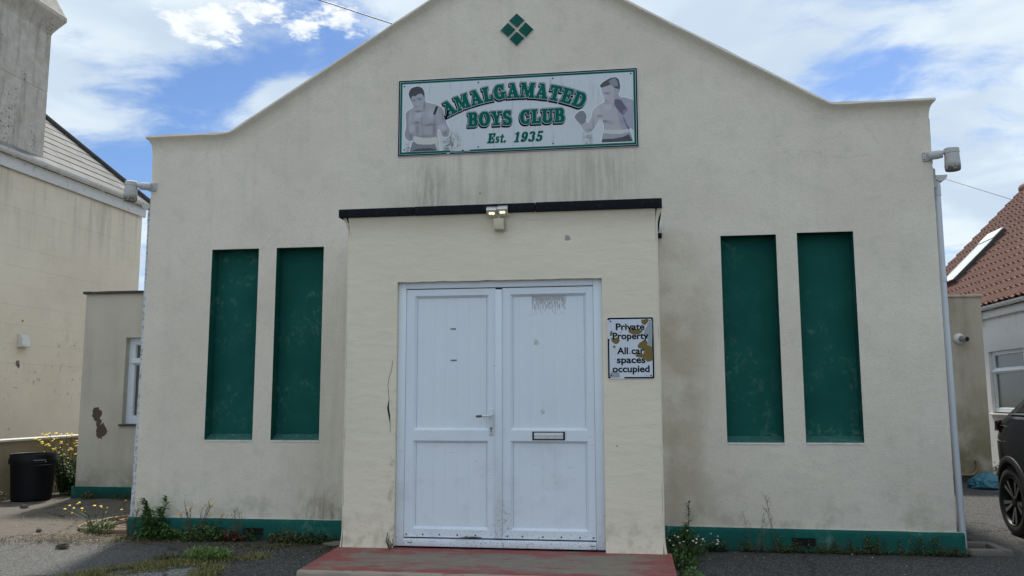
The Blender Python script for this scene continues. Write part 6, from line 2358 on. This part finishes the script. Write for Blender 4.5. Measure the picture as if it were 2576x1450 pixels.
for (x, h, ns, lb) in ((.96, .13, 3, 'creeper at the foot of the forked dry weed'), (1.17, .15, 4, 'creeper at the foot of the tallest dry weed'), (1.33, .10, 3, 'creeper in front of the right air vent'), (1.56, .13, 3, 'creeper just right of the right air vent'),
                       (1.72, .08, 3, 'lowest creeper on the right plinth'), (1.87, .18, 4, 'creeper under the gap of the right windows'), (2.02, .18, 4, 'dense creeper below the rightmost blind window'), (2.20, .20, 4, 'tallest creeper on the right plinth'), (2.45, .17, 3, 'creeper near the right end of plinth'), (2.58, .09, 4, 'creeper at the rightmost plinth corner')):
    plant('creeper', lb, 'plant', x, FD - .075, creeper(h, ns), CG)
plant('doorway_weed', 'small dry weed at the left foot of the door frame', 'plant', -1.95, PD - .03, lush(.12, 4, .06, 'leaf_olive', .04, .010, dens=.9), None, .12)
YG = 'yellow flowered plants in the left passage'
plant('ragwort', 'tall yellow flowered clump between the bin and left extension', 'plant', -7.78, 11.15, flowers(.84, 80, .50, 'petal_yellow', .021, 120, .35), YG)
plant('ragwort_foliage', 'dark leafy growth below the yellow flowers by the bin', 'plant', -7.74, 11.15, lush(.58, 40, .46, 'leaf_green', .12, .026, dens=.9), YG)
plant('hawkweed', 'wiry yellow flowered plant rising from the hose coil', 'plant', -5.17, 7.93, flowers(.33, 15, .34, 'petal_yellow', .013, 150, .22), YG)
plant('leafy_weed', 'pale weed at the left foot of the bin', 'plant', -8.10, 10.20, clump(.16, .10, 120, 'leaf_olive', .06, .018))
plant('leafy_weed', 'olive tuft at the left extension plinth corner', 'plant', -7.15, 10.62, clump(.12, .10, 140, 'leaf_olive', .04, .014))
plant('leafy_weed', 'dark weed along the left extension plinth', 'plant', -6.55, 10.62, clump(.10, .30, 260, 'leaf_dark', .04, .014))
plant('leafy_weed', 'green weeds beyond the blue bag by the bungalow', 'plant', 5.95, 15.6, clump(.22, .40, 300, 'leaf_green', .07, .03))
plant('grass_tuft', 'bright green grass clump in the cracked tarmac', 'plant', -3.48, 6.80, clump(.11, .20, 1100, 'grass', .06, .009))
plant('grass_tuft', 'small green tuft left of the bright grass clump', 'plant', -3.80, 6.74, clump(.05, .12, 220, 'leaf_olive', .045, .008))

# ------------------------------------------------------------------ moss, straw and grit: uncountable
def scatter(name, mat, n, fn, seed, label, cat, blade=(.02, .005), lift=(.5, 2.0), kind='leaf'):
    rnd = random.Random(seed)
    b = MB()
    k = 0
    while k < n:
        p = fn(rnd)
        if p is None:
            continue
        k += 1
        if kind == 'leaf':
            d = rdir(rnd, rnd.uniform(*lift)).normalized()
            s_ = d.cross(Vector((0, 0, 1)))
            s_ = s_.normalized() if s_.length > 1e-3 else Vector((1, 0, 0))
            L, w = blade[0] * rnd.uniform(.5, 1.3), blade[1] * rnd.uniform(.6, 1.3)
            p = Vector(p)
            b.add([p - s_ * w / 2, p + s_ * w / 2, p + d * L], [(0, 1, 2)])
        elif kind == 'straw':
            a = rnd.uniform(0, math.pi)
            L = blade[0] * rnd.uniform(.3, 1.2)
            p = Vector(p)
            d = Vector((math.cos(a), math.sin(a), rnd.uniform(-.05, .25))) * L
            b.tube([p + Vector((0, 0, .004)), p + d * .5 + Vector((rnd.uniform(-.01, .01), rnd.uniform(-.01, .01), .006)), p + d + Vector((0, 0, .003))], blade[1] * rnd.uniform(.6, 1.2), 3)
        else:
            s_ = blade[0] * rnd.uniform(.4, 1.4)
            p = Vector(p)
            vs = [p + Vector((s_ * rnd.uniform(.7, 1.2) * a, s_ * rnd.uniform(.7, 1.2) * c, s_ * .6 * d + s_ * .25)) for a, c, d in ((1, 0, 0), (-1, 0, 0), (0, 1, 0), (0, -1, 0), (0, 0, 1), (0, 0, -.6))]
            b.add(vs, [(0, 2, 4), (2, 1, 4), (1, 3, 4), (3, 0, 4), (2, 0, 5), (1, 2, 5), (3, 1, 5), (0, 3, 5)])
    c = [sum(q[i] for q in b.v) / len(b.v) for i in range(2)]
    o = b.build(name, mat, org=(c[0], c[1], 0), fix=False)
    return tag(o, label, cat, kind='stuff')


def moss_patch(rnd):
    # bent band of moss around the pale concrete patch
    t_ = rnd.random()
    cx, cy = (-4.12 + .95 * t_, 5.95 + 1.02 * math.sin(t_ * 1.45))
    x, y = cx + rnd.gauss(0, .09), cy + rnd.gauss(0, .08)
    if nz(x, y, 0, 5) < -.15:
        return None
    return (x, y, -.004)


def moss_patch2(rnd):
    t_ = rnd.random()
    x, y = -3.30 + .22 * t_ + rnd.gauss(0, .06), 6.55 - .85 * t_ + rnd.gauss(0, .05)
    return (x, y, -.004)


def foot_left(rnd):
    x = rnd.uniform(-4.85, -2.45)
    y = FD - .07 - abs(rnd.gauss(0, .16)) * (1.4 if x > -3.6 else .8)
    if nz(x, y, 2, 4) < -.1:
        return None
    return (x, y, -.003)


def foot_right(rnd):
    x = rnd.uniform(.25, 2.7)
    y = FD - .06 - abs(rnd.gauss(0, .035))
    if nz(x, y, 2, 6) < -.1:
        return None
    return (x, y, -.003)


scatter('moss_patch', 'moss', 9000, moss_patch, 1, 'olive moss and short grass on the broken tarmac, lower left', 'moss', (.030, .007), (.4, 2.2))
scatter('moss_strip', 'moss', 3500, moss_patch2, 2, 'thin strip of moss leading towards the camera left of step', 'moss', (.026, .007), (.4, 2.2))
scatter('ground_moss', 'leaf_olive', 4500, foot_left, 3, 'moss and tiny weeds on the soil along the left plinth', 'moss', (.030, .008), (.2, 1.2))
scatter('ground_moss', 'leaf_dark', 1600, foot_right, 4, 'moss and tiny weeds along the right plinth', 'moss', (.028, .009), (.2, 1.2))
scatter('straw', 'straw', 260, lambda r: (-5.25 + r.gauss(0, .28), 7.62 + r.gauss(0, .13), 0), 5, 'dry straw and stalks around the hose coil', 'debris', (.10, .0022), kind='straw')
scatter('straw', 'straw', 160, lambda r: (-6.3 + r.gauss(0, .5), 8.8 + r.gauss(0, .35), 0), 6, 'scattered dry stalks on the passage floor', 'debris', (.09, .0018), kind='straw')
scatter('grit', 'stone', 700, lambda r: (-5.3 + r.gauss(0, .55), 7.45 + r.gauss(0, .12), 0), 7, 'dark crumbs of soil along the edge of the silt', 'debris', (.008, 0), kind='stone')
scatter('grit', 'coping_white', 160, lambda r: (r.uniform(-6.5, 3.5), r.uniform(5.6, 9.5), 0), 8, 'pale flakes scattered over the tarmac', 'debris', (.006, 0), kind='stone')

# single stones and litter
def lump(name, label, cat, x, y, rx, ry, rz, mat, seed):
    bm = bmesh.new()
    bmesh.ops.create_icosphere(bm, subdivisions=3, radius=1)
    for q_ in bm.verts:
        d = q_.co.copy()
        r_ = 1 + .35 * mnoise.noise(d * 1.6 + Vector((seed, 0, 0))) + .15 * mnoise.noise(d * 4 + Vector((0, seed, 0)))
        q_.co = (d.x * rx * r_, d.y * ry * r_, max(d.z * rz * r_, -rz * .4) + rz * .35)
    me = bpy.data.meshes.new(name)
    bm.to_mesh(me)
    bm.free()
    me.materials.append(MATS[mat])
    o = bpy.data.objects.new(name, me)
    COL.objects.link(o)
    o.location = (x, y, 0)
    return tag(o, label, cat)


lump('stone', 'brown lump of stone on the tarmac, lower left', 'stone', -5.03, 7.16, .060, .045, .032, 'stone', 2)
lump('stone', 'small dark clod in front of the bin', 'stone', -7.33, 9.67, .045, .035, .028, 'stone', 5)
lump('stone', 'tiny dark stone between the lump and the bin', 'stone', -5.85, 7.95, .030, .022, .022, 'stone', 8)
lump('litter', 'flattened grey litter at the foot of the left porch corner', 'litter', -2.66, 7.62, .13, .10, .018, 'concrete', 11)

# ------------------------------------------------------------------ hose coil
b = MB()
rnd = random.Random(12)
pts = []
for k in range(5 * 26):
    a = 2 * math.pi * k / 26
    lp = k / 26
    rx = .47 - .055 * lp + .04 * math.sin(a * .5 + lp * 1.7)
    ry = .46 - .075 * lp + .04 * math.cos(a * .37)
    pts.append((-5.20 + .03 * lp + rx * math.cos(a), 8.34 + .04 * math.sin(lp * 2) + ry * math.sin(a), .014 + .022 * lp * (.6 + .4 * math.sin(a * 1.3 + 1)) + .006 * math.sin(a * 3)))
b.tube(pts, .0135, 8)
hp2 = []
for k in range(40):
    a = 2 * math.pi * k / 26
    hp2.append((-4.98 + .40 * math.cos(a + 2.3), 8.02 + .13 * math.sin(a + 2.3), .018 + .012 * (k / 26)))
b.tube(hp2, .0135, 8)
tag(b.build('garden_hose', 'hose', org=(-5.2, 8.34, 0), smooth=60), 'loose coil of brown garden hose behind the left corner', 'hose')
b = MB()
b.tube([(-5.10, 7.93, .026), (-4.83, 7.98, .026)], .026, 12)
tag(b.build('pipe_offcut', 'hose', org=(-4.96, 7.95, 0), smooth=50), 'short thick brown pipe lying in front of the hose coil', 'pipe')

# cable from the bungalow gable
b = MB()
b.tube([(9.90, 23.50, 6.36), (9.498, 27.000, 7.834), (8.294, 37.500, 12.256)], .010, 6)
b.lathe([(.035, 0), (.035, .10)], (9.90, 23.45, 6.37), (-.6, .4, .3), 8)
tag(b.build('overhead_cable', 'cable_black', org=(9.93, 23.45, 6.42), smooth=60), 'thin overhead cable running up left from the bungalow roof', 'cable')
